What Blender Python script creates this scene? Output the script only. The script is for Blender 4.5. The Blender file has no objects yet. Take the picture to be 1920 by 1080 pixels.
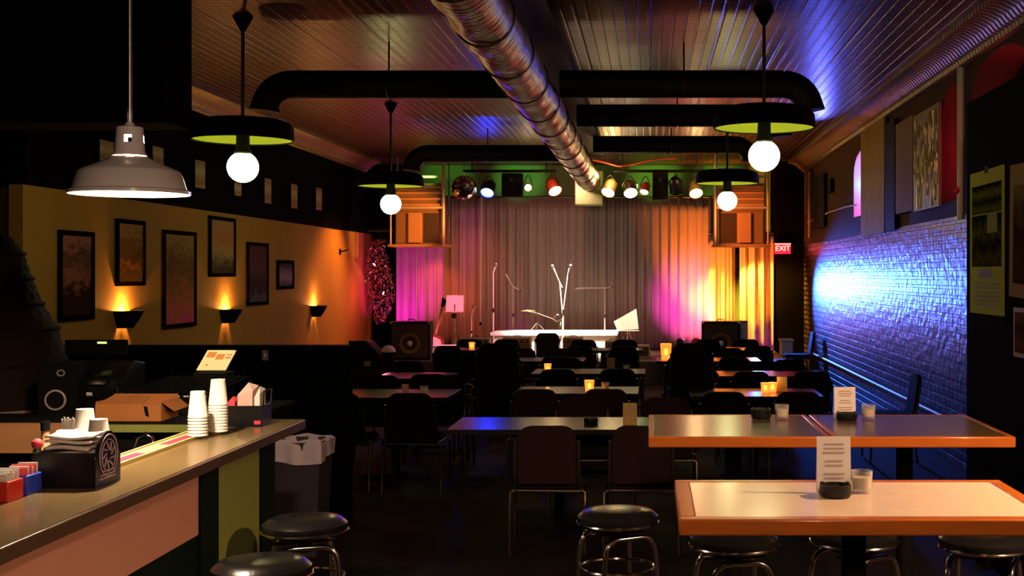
import bpy, math, random
from mathutils import Vector, Matrix, Euler
random.seed(7)
PI = math.pi
F, U0, V0, CZ = 2350.0, 1218.0, 514.0, 1.8      # focal length in pixels, vanishing point, eye height
scene = bpy.context.scene
COL = scene.collection

# ------------------------------------------------------------------ mesh helpers
class MB:
    def __init__(s): s.v = []; s.f = []
    def add(s, vs, fs):
        b = len(s.v); s.v += [tuple(p) for p in vs]; s.f += [tuple(b+i for i in f) for f in fs]; return s
    def box(s, x0, x1, y0, y1, z0, z1, M=None):
        vs = [Vector((x, y, z)) for z in (z0, z1) for y in (y0, y1) for x in (x0, x1)]
        if M: vs = [M @ p for p in vs]
        return s.add(vs, [(0,2,3,1),(4,5,7,6),(0,1,5,4),(2,6,7,3),(0,4,6,2),(1,3,7,5)])
    def cyl(s, p0, p1, r0, r1=None, n=16, caps=True):
        p0, p1 = Vector(p0), Vector(p1); r1 = r0 if r1 is None else r1
        d = (p1-p0).normalized(); a = d.orthogonal().normalized(); b = d.cross(a)
        vs = []
        for p, r in ((p0, r0), (p1, r1)):
            for i in range(n):
                t = 2*PI*i/n; vs.append(p + a*(r*math.cos(t)) + b*(r*math.sin(t)))
        fs = [(i, (i+1) % n, n+(i+1) % n, n+i) for i in range(n)]
        if caps: fs += [tuple(range(n-1, -1, -1)), tuple(range(n, 2*n))]
        return s.add(vs, fs)
    def tube(s, pts, r, n=8, closed=False):
        pts = [Vector(p) for p in pts]; m = len(pts); vs = []; prev = None
        rr = r if isinstance(r, (list, tuple)) else [r]*m
        for i, p in enumerate(pts):
            if closed: d = pts[(i+1) % m] - pts[i-1]
            else: d = pts[min(i+1, m-1)] - pts[max(i-1, 0)]
            d.normalize()
            a = (prev - d*prev.dot(d)) if prev is not None else d.orthogonal()
            if a.length < 1e-6: a = d.orthogonal()
            a.normalize(); prev = a; b = d.cross(a)
            for k in range(n):
                t = 2*PI*k/n; vs.append(p + a*(rr[i]*math.cos(t)) + b*(rr[i]*math.sin(t)))
        fs = []
        for i in range(m if closed else m-1):
            j = (i+1) % m
            for k in range(n):
                l = (k+1) % n; fs.append((i*n+k, i*n+l, j*n+l, j*n+k))
        if not closed: fs += [tuple(range(n-1, -1, -1)), tuple(range((m-1)*n, m*n))]
        return s.add(vs, fs)
    def lathe(s, prof, n=32, c=(0,0,0), M=None, a0=0, a1=2*PI):
        full = abs(a1-a0-2*PI) < 1e-6; vs = []; nn = n if full else n+1
        for r, z in prof:
            for i in range(nn):
                t = a0+(a1-a0)*i/n; p = Vector((c[0]+r*math.cos(t), c[1]+r*math.sin(t), c[2]+z)); vs.append(M @ p if M else p)
        fs = []
        for j in range(len(prof)-1):
            for i in range(n):
                k = (i+1) % nn; fs.append((j*nn+i, j*nn+k, (j+1)*nn+k, (j+1)*nn+i))
        return s.add(vs, fs)
    def sphere(s, c, r, n=24, m=12, sc=(1,1,1)):
        prof = [(max(1e-4, r*math.sin(PI*j/m)), -r*math.cos(PI*j/m)) for j in range(m+1)]
        M = Matrix.Translation(c) @ Matrix.Diagonal((sc[0], sc[1], sc[2], 1))
        return s.lathe(prof, n, M=M)
    def grid(s, fn, nu, nv):
        vs = [fn(i/nu, j/nv) for j in range(nv+1) for i in range(nu+1)]
        w = nu+1
        return s.add(vs, [(j*w+i, j*w+i+1, (j+1)*w+i+1, (j+1)*w+i) for j in range(nv) for i in range(nu)])
    def prism(s, poly, axis, d0, d1):
        n = len(poly); vs = []
        for d in (d0, d1):
            for a, b in poly:
                vs.append({'x': (d, a, b), 'y': (a, d, b), 'z': (a, b, d)}[axis])
        return s.add(vs, [tuple(range(n-1, -1, -1)), tuple(range(n, 2*n))] + [(i, (i+1) % n, n+(i+1) % n, n+i) for i in range(n)])

def link(name, mb, mat, parent=None, loc=None, bevel=0, seg=2, solid=0, smooth=True, rot=None):
    me = bpy.data.meshes.new(name); me.from_pydata(mb.v, [], mb.f); me.update()
    if smooth:
        me.polygons.foreach_set('use_smooth', [True]*len(me.polygons)); me.set_sharp_from_angle(angle=math.radians(38))
    o = bpy.data.objects.new(name, me); COL.objects.link(o); me.materials.append(mat)
    if parent: o.parent = parent
    if loc: o.location = loc
    if rot: o.rotation_euler = rot
    if solid:
        m = o.modifiers.new('s', 'SOLIDIFY'); m.thickness = solid; m.offset = 0
    if bevel:
        m = o.modifiers.new('b', 'BEVEL'); m.width = bevel; m.segments = seg; m.limit_method = 'ANGLE'; m.angle_limit = math.radians(40)
    return o
def tag(o, label, cat, group=None, kind=None):
    o['label'] = label; o['category'] = cat
    if group: o['group'] = group
    if kind: o['kind'] = kind
    return o
def thing(name, label, cat, loc=(0,0,0), rz=0, group=None, rot=None):
    o = bpy.data.objects.new(name, None); COL.objects.link(o); o.empty_display_size = .1
    o.location = loc; o.rotation_euler = rot if rot else (0, 0, rz)
    return tag(o, label, cat, group)
def struct(name, mb, mat, label=None, cat=None, **k):
    o = link(name, mb, mat, **k); o['kind'] = 'structure'
    if label: o['label'] = label
    o['category'] = cat or 'room'
    return o
def dup(root, loc, rz, label, group=None):
    def cp(o, par):
        c = o.copy(); COL.objects.link(c)
        if par: c.parent = par
        for ch in list(o.children): cp(ch, c)
        return c
    r = cp(root, None); r.location = loc; r.rotation_euler = (0, 0, rz); r['label'] = label
    if group: r['group'] = group
    return r
def at(x, y, Y): return Vector(((x-U0)/F*Y, Y, CZ-(y-V0)/F*Y))
def lw(x, y, X):                                  # a point of a wall of constant X seen at pixel x, y
    P = (x-U0)/X; return Vector((X, F/P, CZ-(y-V0)/P))

# ------------------------------------------------------------------ materials
MATS = {}
def mat(name, col, rough=.5, metal=0, bump=0, bscale=40, var=0, vscale=6, emit=None, estr=0, spec=.5, coat=0, stretch=None, trans=0, ior=1.45, sheen=0):
    if name in MATS: return MATS[name]
    m = bpy.data.materials.new(name); m.use_nodes = True; nt = m.node_tree; N = nt.nodes; L = nt.links
    b = N['Principled BSDF']; I = b.inputs
    c = tuple(col)+(1,)
    I['Base Color'].default_value = c; I['Roughness'].default_value = rough; I['Metallic'].default_value = metal
    I['Specular IOR Level'].default_value = spec; I['Coat Weight'].default_value = coat; I['IOR'].default_value = ior
    I['Transmission Weight'].default_value = trans; I['Sheen Weight'].default_value = sheen
    if emit: I['Emission Color'].default_value = tuple(emit)+(1,); I['Emission Strength'].default_value = estr
    tc = N.new('ShaderNodeTexCoord'); mp = N.new('ShaderNodeMapping'); L.new(tc.outputs['Object'], mp.inputs[0])
    if stretch: mp.inputs['Scale'].default_value = stretch
    if var or True:
        n = N.new('ShaderNodeTexNoise'); n.inputs['Scale'].default_value = vscale; n.inputs['Detail'].default_value = 5
        L.new(mp.outputs[0], n.inputs['Vector'])
        mx = N.new('ShaderNodeMix'); mx.data_type = 'RGBA'
        v = var or .04
        mx.inputs[6].default_value = tuple(x*(1-v) for x in col)+(1,); mx.inputs[7].default_value = tuple(min(1, x*(1+v)) for x in col)+(1,)
        L.new(n.outputs['Fac'], mx.inputs[0]); L.new(mx.outputs[2], I['Base Color'])
    if bump:
        n2 = N.new('ShaderNodeTexNoise'); n2.inputs['Scale'].default_value = bscale; n2.inputs['Detail'].default_value = 3
        L.new(mp.outputs[0], n2.inputs['Vector'])
        bp = N.new('ShaderNodeBump'); bp.inputs['Strength'].default_value = bump; bp.inputs['Distance'].default_value = .02
        L.new(n2.outputs['Fac'], bp.inputs['Height']); L.new(bp.outputs[0], I['Normal'])
    MATS[name] = m
    return m
def nodes(m): return m.node_tree.nodes, m.node_tree.links, m.node_tree.nodes['Principled BSDF']

black = mat('black_paint', (.005,.005,.005), .75, spec=.12)
blackwood = mat('black_wood', (.006,.005,.005), .6, var=.3, vscale=12, spec=.15)
blackplastic = mat('black_plastic', (.008,.008,.009), .35, spec=.3)
blackvinyl = mat('black_vinyl', (.008,.008,.008), .22, bump=.05, bscale=60)
darkcloth = mat('dark_upholstery', (.022,.01,.009), .9, spec=.1, bump=.2, bscale=200, var=.2)
blackcloth = mat('black_upholstery', (.005,.004,.004), .9, spec=.08, bump=.2, bscale=200, var=.2)
chrome = mat('chrome', (.75,.72,.66), .12, 1)
palemetal = mat('pale_stand_metal', (.72,.66,.6), .35, .3)
steel = mat('brushed_steel', (.4,.38,.35), .35, 1)
darkmetal = mat('dark_metal', (.05,.045,.04), .4, .9)
brass = mat('gilt_moulding', (.3,.2,.07), .45, .6, bump=.3, bscale=30)
white = mat('white_paint', (.75,.73,.7), .5)
enamel = mat('white_enamel', (.8,.78,.76), .18, coat=.5)
paper = mat('white_paper', (.82,.78,.72), .8)
foamcup = mat('foam_cup_white', (.85,.82,.74), .65)
cardb = mat('orange_cardboard', (.55,.2,.05), .75, var=.15)
oak = mat('orange_oak', (.46,.12,.016), .28, var=.3, vscale=9, stretch=(1,6,6), coat=.3)
walnut = mat('brown_laminate', (.12,.07,.035), .22, var=.3, vscale=10, stretch=(1,5,5))
lowtop = mat('table_laminate', (.035,.018,.01), .2, spec=.42, var=.25, vscale=10)
creamtop = mat('cream_laminate', (.8,.64,.47), .2, var=.1, vscale=12, bump=.02, bscale=30)
bartop = mat('bar_laminate', (.17,.12,.05), .2, var=.25, vscale=14)
pinkpanel = mat('pink_panel', (.56,.27,.19), .6, var=.06)
greenpanel = mat('green_panel', (.24,.27,.06), .6, var=.06)
tealpost = mat('dark_teal_post', (.006,.012,.01), .8, spec=.05)
mustard = mat('mustard_plaster', (.5,.28,.055), .8, spec=.04, bump=.15, bscale=18, var=.14, vscale=1.6)
darkbrownwall = mat('brown_plaster', (.085,.042,.015), .8, spec=.06, bump=.2, bscale=20, var=.25, vscale=2)
greenwall = mat('green_wall', (.16,.3,.1), .6, bump=.15, bscale=15, var=.3, vscale=3)
foil = mat('foil_duct_wrap', (.2,.125,.06), .36, 1, bump=1, bscale=5, stretch=(1,4,1), var=.3, vscale=2)
wood_ply = mat('orange_plywood', (.5,.25,.09), .5, var=.2, vscale=6, stretch=(1,1,5))
ampbrown = mat('brown_tolex', (.16,.09,.045), .7, bump=.3, bscale=150)
grillecloth = mat('speaker_grille_cloth', (.05,.025,.012), .7, bump=.4, bscale=250)
cone = mat('speaker_cone', (.22,.11,.04), .5)
stagefloor = mat('stage_floor', (.06,.035,.03), .45, var=.3, vscale=4)
globeglass = mat('lit_globe_glass', (.9,.9,.8), .3, emit=(1,.97,.42), estr=21)
olive = mat('olive_enamel', (.3,.34,.03), .35)
bulbglow = mat('lit_bulb', (1,.9,.8), .3, emit=(1,.62,.42), estr=60)
enamelglow = mat('white_enamel_inside', (.85,.8,.76), .4)
redgel = mat('red_can_paint', (.45,.05,.03), .25, .6)
flame = mat('candle_flame', (1,.8,.4), .4, emit=(1,.62,.22), estr=14)
pinkplastic = mat('pink_plastic', (.8,.08,.12), .5)
blueplastic = mat('blue_packets', (.02,.05,.5), .45, var=.3, vscale=60)
redplastic = mat('red_plastic', (.6,.03,.02), .4)
goldpaper = mat('gold_card', (.5,.32,.06), .6)
binliner = mat('white_bin_liner', (.5,.42,.46), .45, bump=.6, bscale=20)
conduit = mat('pale_conduit', (.6,.55,.48), .4)
def clear_mat(name, tint, emit=None, estr=0, through=.9):
    m = mat(name, tint, .04, spec=.6); N, L, B = nodes(m); out = N['Material Output']
    tr = N.new('ShaderNodeBsdfTransparent'); tr.inputs[0].default_value = tuple(tint)+(1,)
    mx = N.new('ShaderNodeMixShader'); lw_ = N.new('ShaderNodeLayerWeight'); lw_.inputs[0].default_value = .25
    mr = N.new('ShaderNodeMapRange'); mr.inputs[3].default_value = 1-through; mr.inputs[4].default_value = .75
    L.new(lw_.outputs['Facing'], mr.inputs[0]); L.new(mr.outputs[0], mx.inputs[0]); L.new(tr.outputs[0], mx.inputs[1]); L.new(B.outputs[0], mx.inputs[2]); L.new(mx.outputs[0], out.inputs[0])
    if emit: B.inputs['Emission Color'].default_value = tuple(emit)+(1,); B.inputs['Emission Strength'].default_value = estr
    return m
glassm = clear_mat('clear_tumbler_glass', (.9,.88,.84))
candwax = clear_mat('lit_amber_glass', (1,.62,.3), (1,.3,.05), 1.1, .45)
boxblue = mat('pale_grey_side', (.5,.55,.6), .5)

wallblack = mat('matt_black_wall', (.0022,.002,.002), .9, spec=.02)
# tin ceiling: pressed square tiles, seams along the room
tin = mat('pressed_tin', (.1,.06,.028), .36, .85, var=.3, vscale=1.2)
N, L, B = nodes(tin)
tc = N.new('ShaderNodeTexCoord'); br = N.new('ShaderNodeTexBrick'); br.offset = 0; br.inputs['Scale'].default_value = 1
br.inputs['Brick Width'].default_value = .1; br.inputs['Row Height'].default_value = .1; br.inputs['Mortar Size'].default_value = .014; br.inputs['Mortar Smooth'].default_value = .7
br2 = N.new('ShaderNodeTexBrick'); br2.offset = 0; br2.inputs['Scale'].default_value = 1
br2.inputs['Brick Width'].default_value = .6; br2.inputs['Row Height'].default_value = 1.8; br2.inputs['Mortar Size'].default_value = .02; br2.inputs['Mortar Smooth'].default_value = .5
ad = N.new('ShaderNodeMath'); ad.operation = 'ADD'
b1 = N.new('ShaderNodeBump'); b1.invert = True; b1.inputs['Strength'].default_value = .75; b1.inputs['Distance'].default_value = .012
for x in (br, br2): L.new(tc.outputs['Object'], x.inputs['Vector'])
L.new(br.outputs['Fac'], ad.inputs[0]); L.new(br2.outputs['Fac'], ad.inputs[1]); L.new(ad.outputs[0], b1.inputs['Height']); L.new(b1.outputs[0], B.inputs['Normal'])

# painted brick (on a wall of constant X: bricks run along Y and Z)
brick = mat('painted_brick', (.2,.12,.1), .34, spec=.3)
N, L, B = nodes(brick)
tc = N.new('ShaderNodeTexCoord'); sp = N.new('ShaderNodeSeparateXYZ'); cb = N.new('ShaderNodeCombineXYZ'); br = N.new('ShaderNodeTexBrick')
L.new(tc.outputs['Object'], sp.inputs[0]); L.new(sp.outputs['Y'], cb.inputs[0]); L.new(sp.outputs['Z'], cb.inputs[1]); L.new(cb.outputs[0], br.inputs['Vector'])
br.inputs['Scale'].default_value = 1; br.inputs['Brick Width'].default_value = .3; br.inputs['Row Height'].default_value = .088; br.inputs['Mortar Size'].default_value = .019; br.inputs['Mortar Smooth'].default_value = .3
br.inputs['Color1'].default_value = (.095,.066,.066,1); br.inputs['Color2'].default_value = (.018,.012,.012,1); br.inputs['Mortar'].default_value = (.01,.007,.007,1)
L.new(br.outputs['Color'], B.inputs['Base Color'])
b1 = N.new('ShaderNodeBump'); b1.invert = True; b1.inputs['Strength'].default_value = 1; b1.inputs['Distance'].default_value = .02
ns = N.new('ShaderNodeTexNoise'); ns.inputs['Scale'].default_value = 9; ns.inputs['Detail'].default_value = 4; L.new(tc.outputs['Object'], ns.inputs['Vector'])
b2 = N.new('ShaderNodeBump'); b2.inputs['Strength'].default_value = .6; b2.inputs['Distance'].default_value = .035; L.new(ns.outputs['Fac'], b2.inputs['Height'])
L.new(br.outputs['Fac'], b1.inputs['Height']); L.new(b2.outputs[0], b1.inputs['Normal']); L.new(b1.outputs[0], B.inputs['Normal'])

curtainm = mat('grey_brown_velvet', (.27,.21,.19), .85, var=.2, vscale=14, stretch=(1,1,.03), sheen=.3)
floorm = mat('dark_floor_boards', (.018,.011,.008), .75, spec=.08, var=.4, vscale=5, stretch=(4,.5,1))

def art(name, cols, seed, sc=(1,3,3), gloss=.12):
    """A printed sheet: bands up the sheet broken up by blocky noise."""
    m = mat(name, cols[0], max(gloss,.45), spec=0); N, L, B = nodes(m)
    tc = N.new('ShaderNodeTexCoord'); mp = N.new('ShaderNodeMapping'); mp.inputs['Location'].default_value = (seed, seed*2.3, 0); mp.inputs['Scale'].default_value = sc
    L.new(tc.outputs['Generated'], mp.inputs[0])
    ns = N.new('ShaderNodeTexNoise'); ns.inputs['Scale'].default_value = 2.2; ns.inputs['Detail'].default_value = 4; L.new(mp.outputs[0], ns.inputs['Vector'])
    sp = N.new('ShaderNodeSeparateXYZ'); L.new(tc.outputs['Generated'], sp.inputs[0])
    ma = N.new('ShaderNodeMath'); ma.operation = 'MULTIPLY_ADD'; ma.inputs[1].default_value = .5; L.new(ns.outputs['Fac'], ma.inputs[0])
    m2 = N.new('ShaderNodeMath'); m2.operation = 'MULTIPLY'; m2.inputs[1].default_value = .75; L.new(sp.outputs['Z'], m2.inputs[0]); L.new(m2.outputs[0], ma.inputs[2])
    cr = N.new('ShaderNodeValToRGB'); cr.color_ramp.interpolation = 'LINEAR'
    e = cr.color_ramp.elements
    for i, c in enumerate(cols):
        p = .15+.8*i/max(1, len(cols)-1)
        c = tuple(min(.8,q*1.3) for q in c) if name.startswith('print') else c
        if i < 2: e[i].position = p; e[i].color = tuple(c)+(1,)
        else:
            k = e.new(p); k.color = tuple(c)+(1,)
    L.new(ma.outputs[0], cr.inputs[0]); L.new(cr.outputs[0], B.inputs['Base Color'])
    return m

# ------------------------------------------------------------------ lights
def light(kind, name, loc, energy, col, aim=None, size=.05, angle=40, blend=.4, parent=None):
    d = bpy.data.lights.new(name, kind); d.energy = energy; d.color = col
    if kind == 'SPOT': d.spot_size = math.radians(angle); d.spot_blend = blend; d.shadow_soft_size = size
    elif kind == 'POINT': d.shadow_soft_size = size
    elif kind == 'AREA': d.size = size
    o = bpy.data.objects.new(name, d); COL.objects.link(o); o.location = loc
    if aim is not None: o.rotation_euler = (Vector(aim)-Vector(loc)).to_track_quat('-Z', 'Y').to_euler()
    return o

# ================================================================== SETTING
CE = 3.9; XL, XR = -5.3, 2.87; YB = 24.2
struct('floor', MB().box(-7.2, 3.6, -1.5, YB+.3, -.1, 0), floorm, 'dark worn floor boards running under all the tables', 'floor')
struct('ceiling', MB().box(-7.2, 3.6, -1.5, YB+.3, CE, CE+.1), tin, 'pressed tin ceiling of small squares with long seams', 'ceiling')
struct('wall_left', MB().box(XL-.12, XL, 10.6, YB, 0, 2.56), mustard, 'mustard plastered lower left wall hung with tall framed prints', 'wall')
struct('wall_left_upper', MB().box(XL-.12, XL+.02, 10.6, YB, 2.562, CE-.001), wallblack, 'black upper part of the left wall above the mustard plaster', 'wall')
struct('wall_left_return', MB().prism([(XL,10.6),(XL-.12,10.68),(-6.7,12.3),(-6.7,12.05)], 'z', 0, 2.56), mustard, 'angled mustard wall end past the first tall print', 'wall')
struct('wall_left_bar', MB().box(-6.85, -6.7, -1.4, 12.4, 0, CE-.001), wallblack, 'black side wall behind the bar', 'wall')
struct('wall_left_bar_upper', MB().prism([(XL,10.6),(XL-.12,10.68),(-6.7,12.3),(-6.7,12.05)], 'z', 2.562, CE-.001), wallblack, 'black upper wall above the angled mustard wall end', 'wall')
struct('wall_back', MB().box(-6.84, 3.3, -1.4, -1.3, 0, CE-.001), black, 'black wall behind the viewer', 'wall')
struct('wall_stage', MB().box(-6.7, 3.3, YB, YB+.12, 0, CE-.001), greenwall, 'green painted end wall above the stage curtain', 'wall')
struct('wall_stage_left', MB().box(XL+.021, -4.74, 23.9, YB-.001, 0, CE-.001), wallblack, 'black wall strip between left wall and stage curtain', 'wall')
struct('wall_stage_right', MB().box(2.33, XR-.001, 23.3, YB-.001, 0, CE-.001), wallblack, 'black wall strip with the red exit sign', 'wall')
struct('wall_right', MB().box(XR, XR+.5, -1.3, YB, 0, 2.34), brick, 'painted brick lower right wall washed with blue light', 'wall')
# right upper wall with three arched recesses
OPEN = [(16.3, 17.7, 2.6, 3.5), (11.55, 12.35, 2.5, 3.62), (9.5, 11.22, 2.5, 3.68)]
mb = MB(); ys = -1.3
for y0, y1, z0, z1 in sorted(OPEN):
    mb.box(XR+.01, XR+.5, ys, y0, 2.342, CE-.001); mb.box(XR+.01, XR+.5, y0, y1, 2.342, z0)
    yc, hw = (y0+y1)/2, (y1-y0)/2; rise = .3; K = 14
    pts = [(yc-hw*math.cos(PI*i/K), z1-rise+rise*math.sin(PI*i/K)) for i in range(K+1)]
    for i in range(K):
        (a, b), (c, d) = pts[i], pts[i+1]
        mb.prism([(a, b), (c, d), (c, CE-.001), (a, CE-.001)], 'x', XR+.01, XR+.5)
    ys = y1
mb.box(XR+.01, XR+.5, ys, YB, 2.342, CE-.001)
struct('wall_right_upper', mb, darkbrownwall, 'dark brown plastered upper right wall with arched window recesses', 'wall', smooth=False)
for k, (y0, y1, z0, z1) in enumerate(OPEN):
    w = struct('window_%d' % (k+1), MB().box(XR+.36, XR+.38, y0+.002, y1-.002, z0+.001, z1-.02), mat('black_window_glass', (.004,.004,.005), .06), ['arched dark window with pink and blue glow farthest along the right wall', 'narrow dark window edged with red glow', 'dark window with red lit arch above the black partition'][k], 'window')
    fr = MB()
    fr.box(XR+.33, XR+.36, (y0+y1)/2-.025, (y0+y1)/2+.025, z0+.001, z1-.03); fr.box(XR+.33, XR+.36, y0+.03, y1-.03, (z0+z1)/2-.02, (z0+z1)/2+.02)
    link('window_frame', fr, blackwood, w)
# linings added inside the arched recesses so the neon colours show
for k, (y0, y1, z0, z1) in enumerate(OPEN):
    yc, hw = (y0+y1)/2, (y1-y0)/2; rise = .3; K = 14; e = .001; tk = .012; mb = MB()
    out = [(y0+e, z0+e)]+[(yc-(hw-e)*math.cos(PI*i/K), z1-rise-e+(rise-e)*math.sin(PI*i/K)) for i in range(K+1)]+[(y1-e, z0+e)]
    inn = [(y0+e+tk, z0+e)]+[(yc-(hw-e-tk)*math.cos(PI*i/K), z1-rise-e+(rise-e-tk)*math.sin(PI*i/K)) for i in range(K+1)]+[(y1-e-tk, z0+e)]
    for i in range(len(out)-1): mb.prism([out[i], out[i+1], inn[i+1], inn[i]], 'x', XR+.012, XR+.325)
    struct('trim_%d' % (k+4), mb, mat('pale_added_lining', (.5,.46,.42), .6) if k == 0 else mat('dark_added_lining', (.1,.045,.04), .7, spec=.1), 'added arched lining of %s' % ['the glowing pink and blue window','the narrow red glowing window','the window above the partition'][k], 'window lining', smooth=False)
# cornices
def cornice(x, sgn):
    prof = [(0, CE-.21), (.05, CE-.2), (.06, CE-.16), (.1, CE-.15), (.14, CE-.1), (.22, CE-.06), (.3, CE-.05), (.3, CE-.002), (0, CE-.002)]
    return MB().prism([(x+sgn*a, b) for a, b in prof], 'y', 3 if sgn < 0 else 10.62, 23.25)
cm = mat('tin_cornice', (.3,.24,.12), .4, .7, bump=.2)
N, L, B = nodes(cm)
tc = N.new('ShaderNodeTexCoord'); wv = N.new('ShaderNodeTexWave'); wv.bands_direction = 'Y'; wv.inputs['Scale'].default_value = 3.2
L.new(tc.outputs['Object'], wv.inputs['Vector']); bb = N.new('ShaderNodeBump'); bb.inputs['Strength'].default_value = .8; bb.inputs['Distance'].default_value = .02
L.new(wv.outputs['Fac'], bb.inputs['Height']); L.new(bb.outputs[0], B.inputs['Normal'])
struct('trim_1', cornice(XR-.001, -1), cm, 'stepped pressed tin cornice along the right wall', 'cornice')
struct('trim_2', cornice(XL+.022, 1), cm, 'stepped pressed tin cornice along the left wall', 'cornice')
struct('trim_3', MB().box(-1.1, -.74, 4.5, 21, CE-.14, CE-.001), blackwood, 'dark ceiling beam doubling as duct shadow beside the foil duct', 'beam')  # dark beam that also stands in for the duct's shadow
# stage platform
SF = .38
struct('stage_floor', MB().box(XL+.03, 2.32, 20.4, 23.88, 0, SF), stagefloor, 'low black stage platform', 'stage', bevel=.01)
# black bulkhead over the bar
struct('wall_bulkhead', MB().box(-6.68, -2.93, 7.6, 8.02, 2.72, CE-.002), wallblack, 'black bulkhead hanging over the bar', 'wall')
struct('wall_partition', MB().box(2.1, 2.2, 6.3, 8.3, 0, 2.93), wallblack, 'black free-standing partition hung with posters', 'wall')
struct('wall_pony', MB().box(-5.28, -2.16, 9.0, 9.12, 0, 1.26).box(-5.28, -2.13, 8.97, 9.15, 1.262, 1.285), wallblack, 'black half wall behind the bar service counter', 'wall')

# ================================================================== CURTAINS
def curtain(name, label, x0, x1, y, z0, z1, n, seed, amp=.06):
    r = random.Random(seed); ph = [r.random()*6 for _ in range(6)]; W = x1-x0
    def fn(u, v):
        s = u*W
        fold = .55*math.sin(s*2*PI/.19+ph[0]+1.2*math.sin(s*1.7+ph[1])) + .3*math.sin(s*2*PI/.083+ph[2]+math.sin(s*3+ph[3])) + .35*math.sin(s*2*PI/.47+ph[4])
        a = amp*(.75+.25*(1-v)) * (1+.15*math.sin(v*3+s*4))
        return (x0+s, y+a*fold, z0+v*(z1-z0))
    t = thing(name, label, 'curtain', (0,0,0), group='stage curtains')
    link('drape', MB().grid(fn, n, 10), curtainm, t, solid=.004)
    link('curtain_rail', MB().cyl((x0, y, z1+.02), (x1, y, z1+.02), .02, n=10), darkmetal, t)
    return t
curtain('stage_curtain', 'wide grey brown pleated curtain closing the back of the stage', -4.25, 1.62, 23.75, SF+.01, 3.24, 640, 1)
curtain('stage_curtain', 'magenta lit side curtain below the left hanging loudspeaker', -4.73, -3.86, 23.45, SF+.01, 2.55, 110, 2)
curtain('stage_curtain', 'orange lit side curtain left of the dark gap, behind right floor speaker', 1.1, 1.54, 23.45, SF+.01, 2.55, 70, 3, .085)
curtain('stage_curtain', 'yellow lit side curtain at the right edge of the stage', 1.68, 2.31, 23.3, SF+.01, 2.55, 90, 4, .085)

# ================================================================== AIR DUCTS
DX, DZ, DR = -1.03, 3.4, .19
t = thing('air_duct', 'long foil wrapped round duct running under the ceiling to the stage', 'air duct', (DX, 3, DZ))
mb = MB(); r = random.Random(3)
def dfn(u, v):
    a = 2*PI*u; y = v*18.5
    rr = DR*(1+.03*math.sin(y*2*PI/.62+math.sin(a*2+y)) + .02*math.sin(y*9+a*3) + .012*math.sin(a*5+y*4))
    return (rr*math.cos(a), y, rr*math.sin(a))
mb.grid(dfn, 40, 260); link('duct_wrap', mb, foil, t)
for k in range(14):
    y = .9+k*1.28
    link('strap', MB().tube([((DR+.006)*math.cos(a*PI/12), y, (DR+.006)*math.sin(a*PI/12)) for a in range(24)],   .007, 6, closed=True), darkmetal, t)
    if k % 3 == 0: link('hanger', MB().cyl((0, y, DR), (0, y, CE-DZ-.15), .008, n=8), darkmetal, t)
link('plenum', MB().box(-.24, .24, 18.3, 18.75, -.42, .16), mat('green_lit_plenum', (.16,.26,.12), .45, .2, bump=.2, bscale=8), t, bevel=.015)  # greenish stage light is put into the plenum's base colour
ductblack = mat('black_duct', (.005,.006,.005), .6, spec=.15)
def branch(label, Y, x_in, x_out, z, r):
    s = 1 if x_out > x_in else -1
    t = thing('branch_duct', label, 'air duct', (x_in, Y, z), group='black branch ducts')
    Lh = abs(x_out-x_in)
    link('duct_pipe', MB().cyl((0,0,0), (s*(Lh-.22),0,0), r, n=24), ductblack, t)
    pts = [(s*(Lh-.22+.24*math.sin(a)), 0, -.24*(1-math.cos(a))) for a in [i*PI/2/7 for i in range(8)]]
    link('elbow', MB().tube(pts, [r]*7+[r*1.12], 24), ductblack, t)
    link('duct_strap', MB().tube([(s*Lh*.5, r*math.cos(a*PI/10), r*math.sin(a*PI/10)) for a in range(20)], .008, 6, closed=True), darkmetal, t)
    link('hanger', MB().cyl((s*Lh*.5, 0, r), (s*Lh*.5, 0, CE-z-.002), .008, n=8), darkmetal, t)
branch('black branch duct off the left of the foil duct, nearest the bar', 11.3, DX-.22, -3.45, 3.51, .125)
branch('black branch duct off the right of the foil duct, nearest of three', 11.35, DX+.22, 1.43, 3.52, .125)
branch('black branch duct off the right of the foil duct, middle of three', 14.0, DX+.22, 1.43, 3.57, .125)
branch('black branch duct off the left of the foil duct, nearest the stage', 18.0, DX-.22, -3.4, 3.53, .125)
branch('black branch duct off the right of the foil duct, nearest the stage', 18.0, DX+.22, 1.43, 3.66, .125)

# ================================================================== GLOBE PENDANTS
def globe_pendant(label, loc, gz):
    x, y = loc
    t = thing('globe_pendant', label, 'pendant lamp', (x, y, gz), group='globe pendants with black drum reflectors')
    link('rod', MB().cyl((0,0,.4), (0,0,CE-gz-.03), .014, n=10), darkmetal, t)
    link('canopy', MB().lathe([(.02,-.12),(.06,-.05),(.08,-.01),(.08,-.003)], 20, (0,0,CE-gz)), black, t)
    link('drum_reflector', MB().lathe([(.02,.4),(.3,.385),(.375,.36),(.4,.32),(.405,.22),(.398,.215),(.39,.225)], 48), black, t)
    link('reflector_lining', MB().lathe([(.388,.225),(.37,.24),(.3,.275),(.12,.3),(.05,.3)], 48), olive, t)
    link('socket', MB().lathe([(.05,.3),(.055,.16),(.07,.12),(.06,.1)], 20), black, t)
    g = link('globe', MB().sphere((0,0,0), .125, 32, 18), globeglass, t)
    return t
globe_pendant('globe lamp under a black drum, over the bar and left of the duct', (-3.31, 10.2), 2.67)
globe_pendant('globe lamp under a black drum, beside the left hanging loudspeaker', (-3.18, 15.4), 2.66)
globe_pendant('largest globe lamp right of the duct, under a black drum', (.91, 9.96), 2.74)
globe_pendant('globe lamp under a black drum, beside the right hanging loudspeaker', (.985, 15.9), 2.73)

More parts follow.
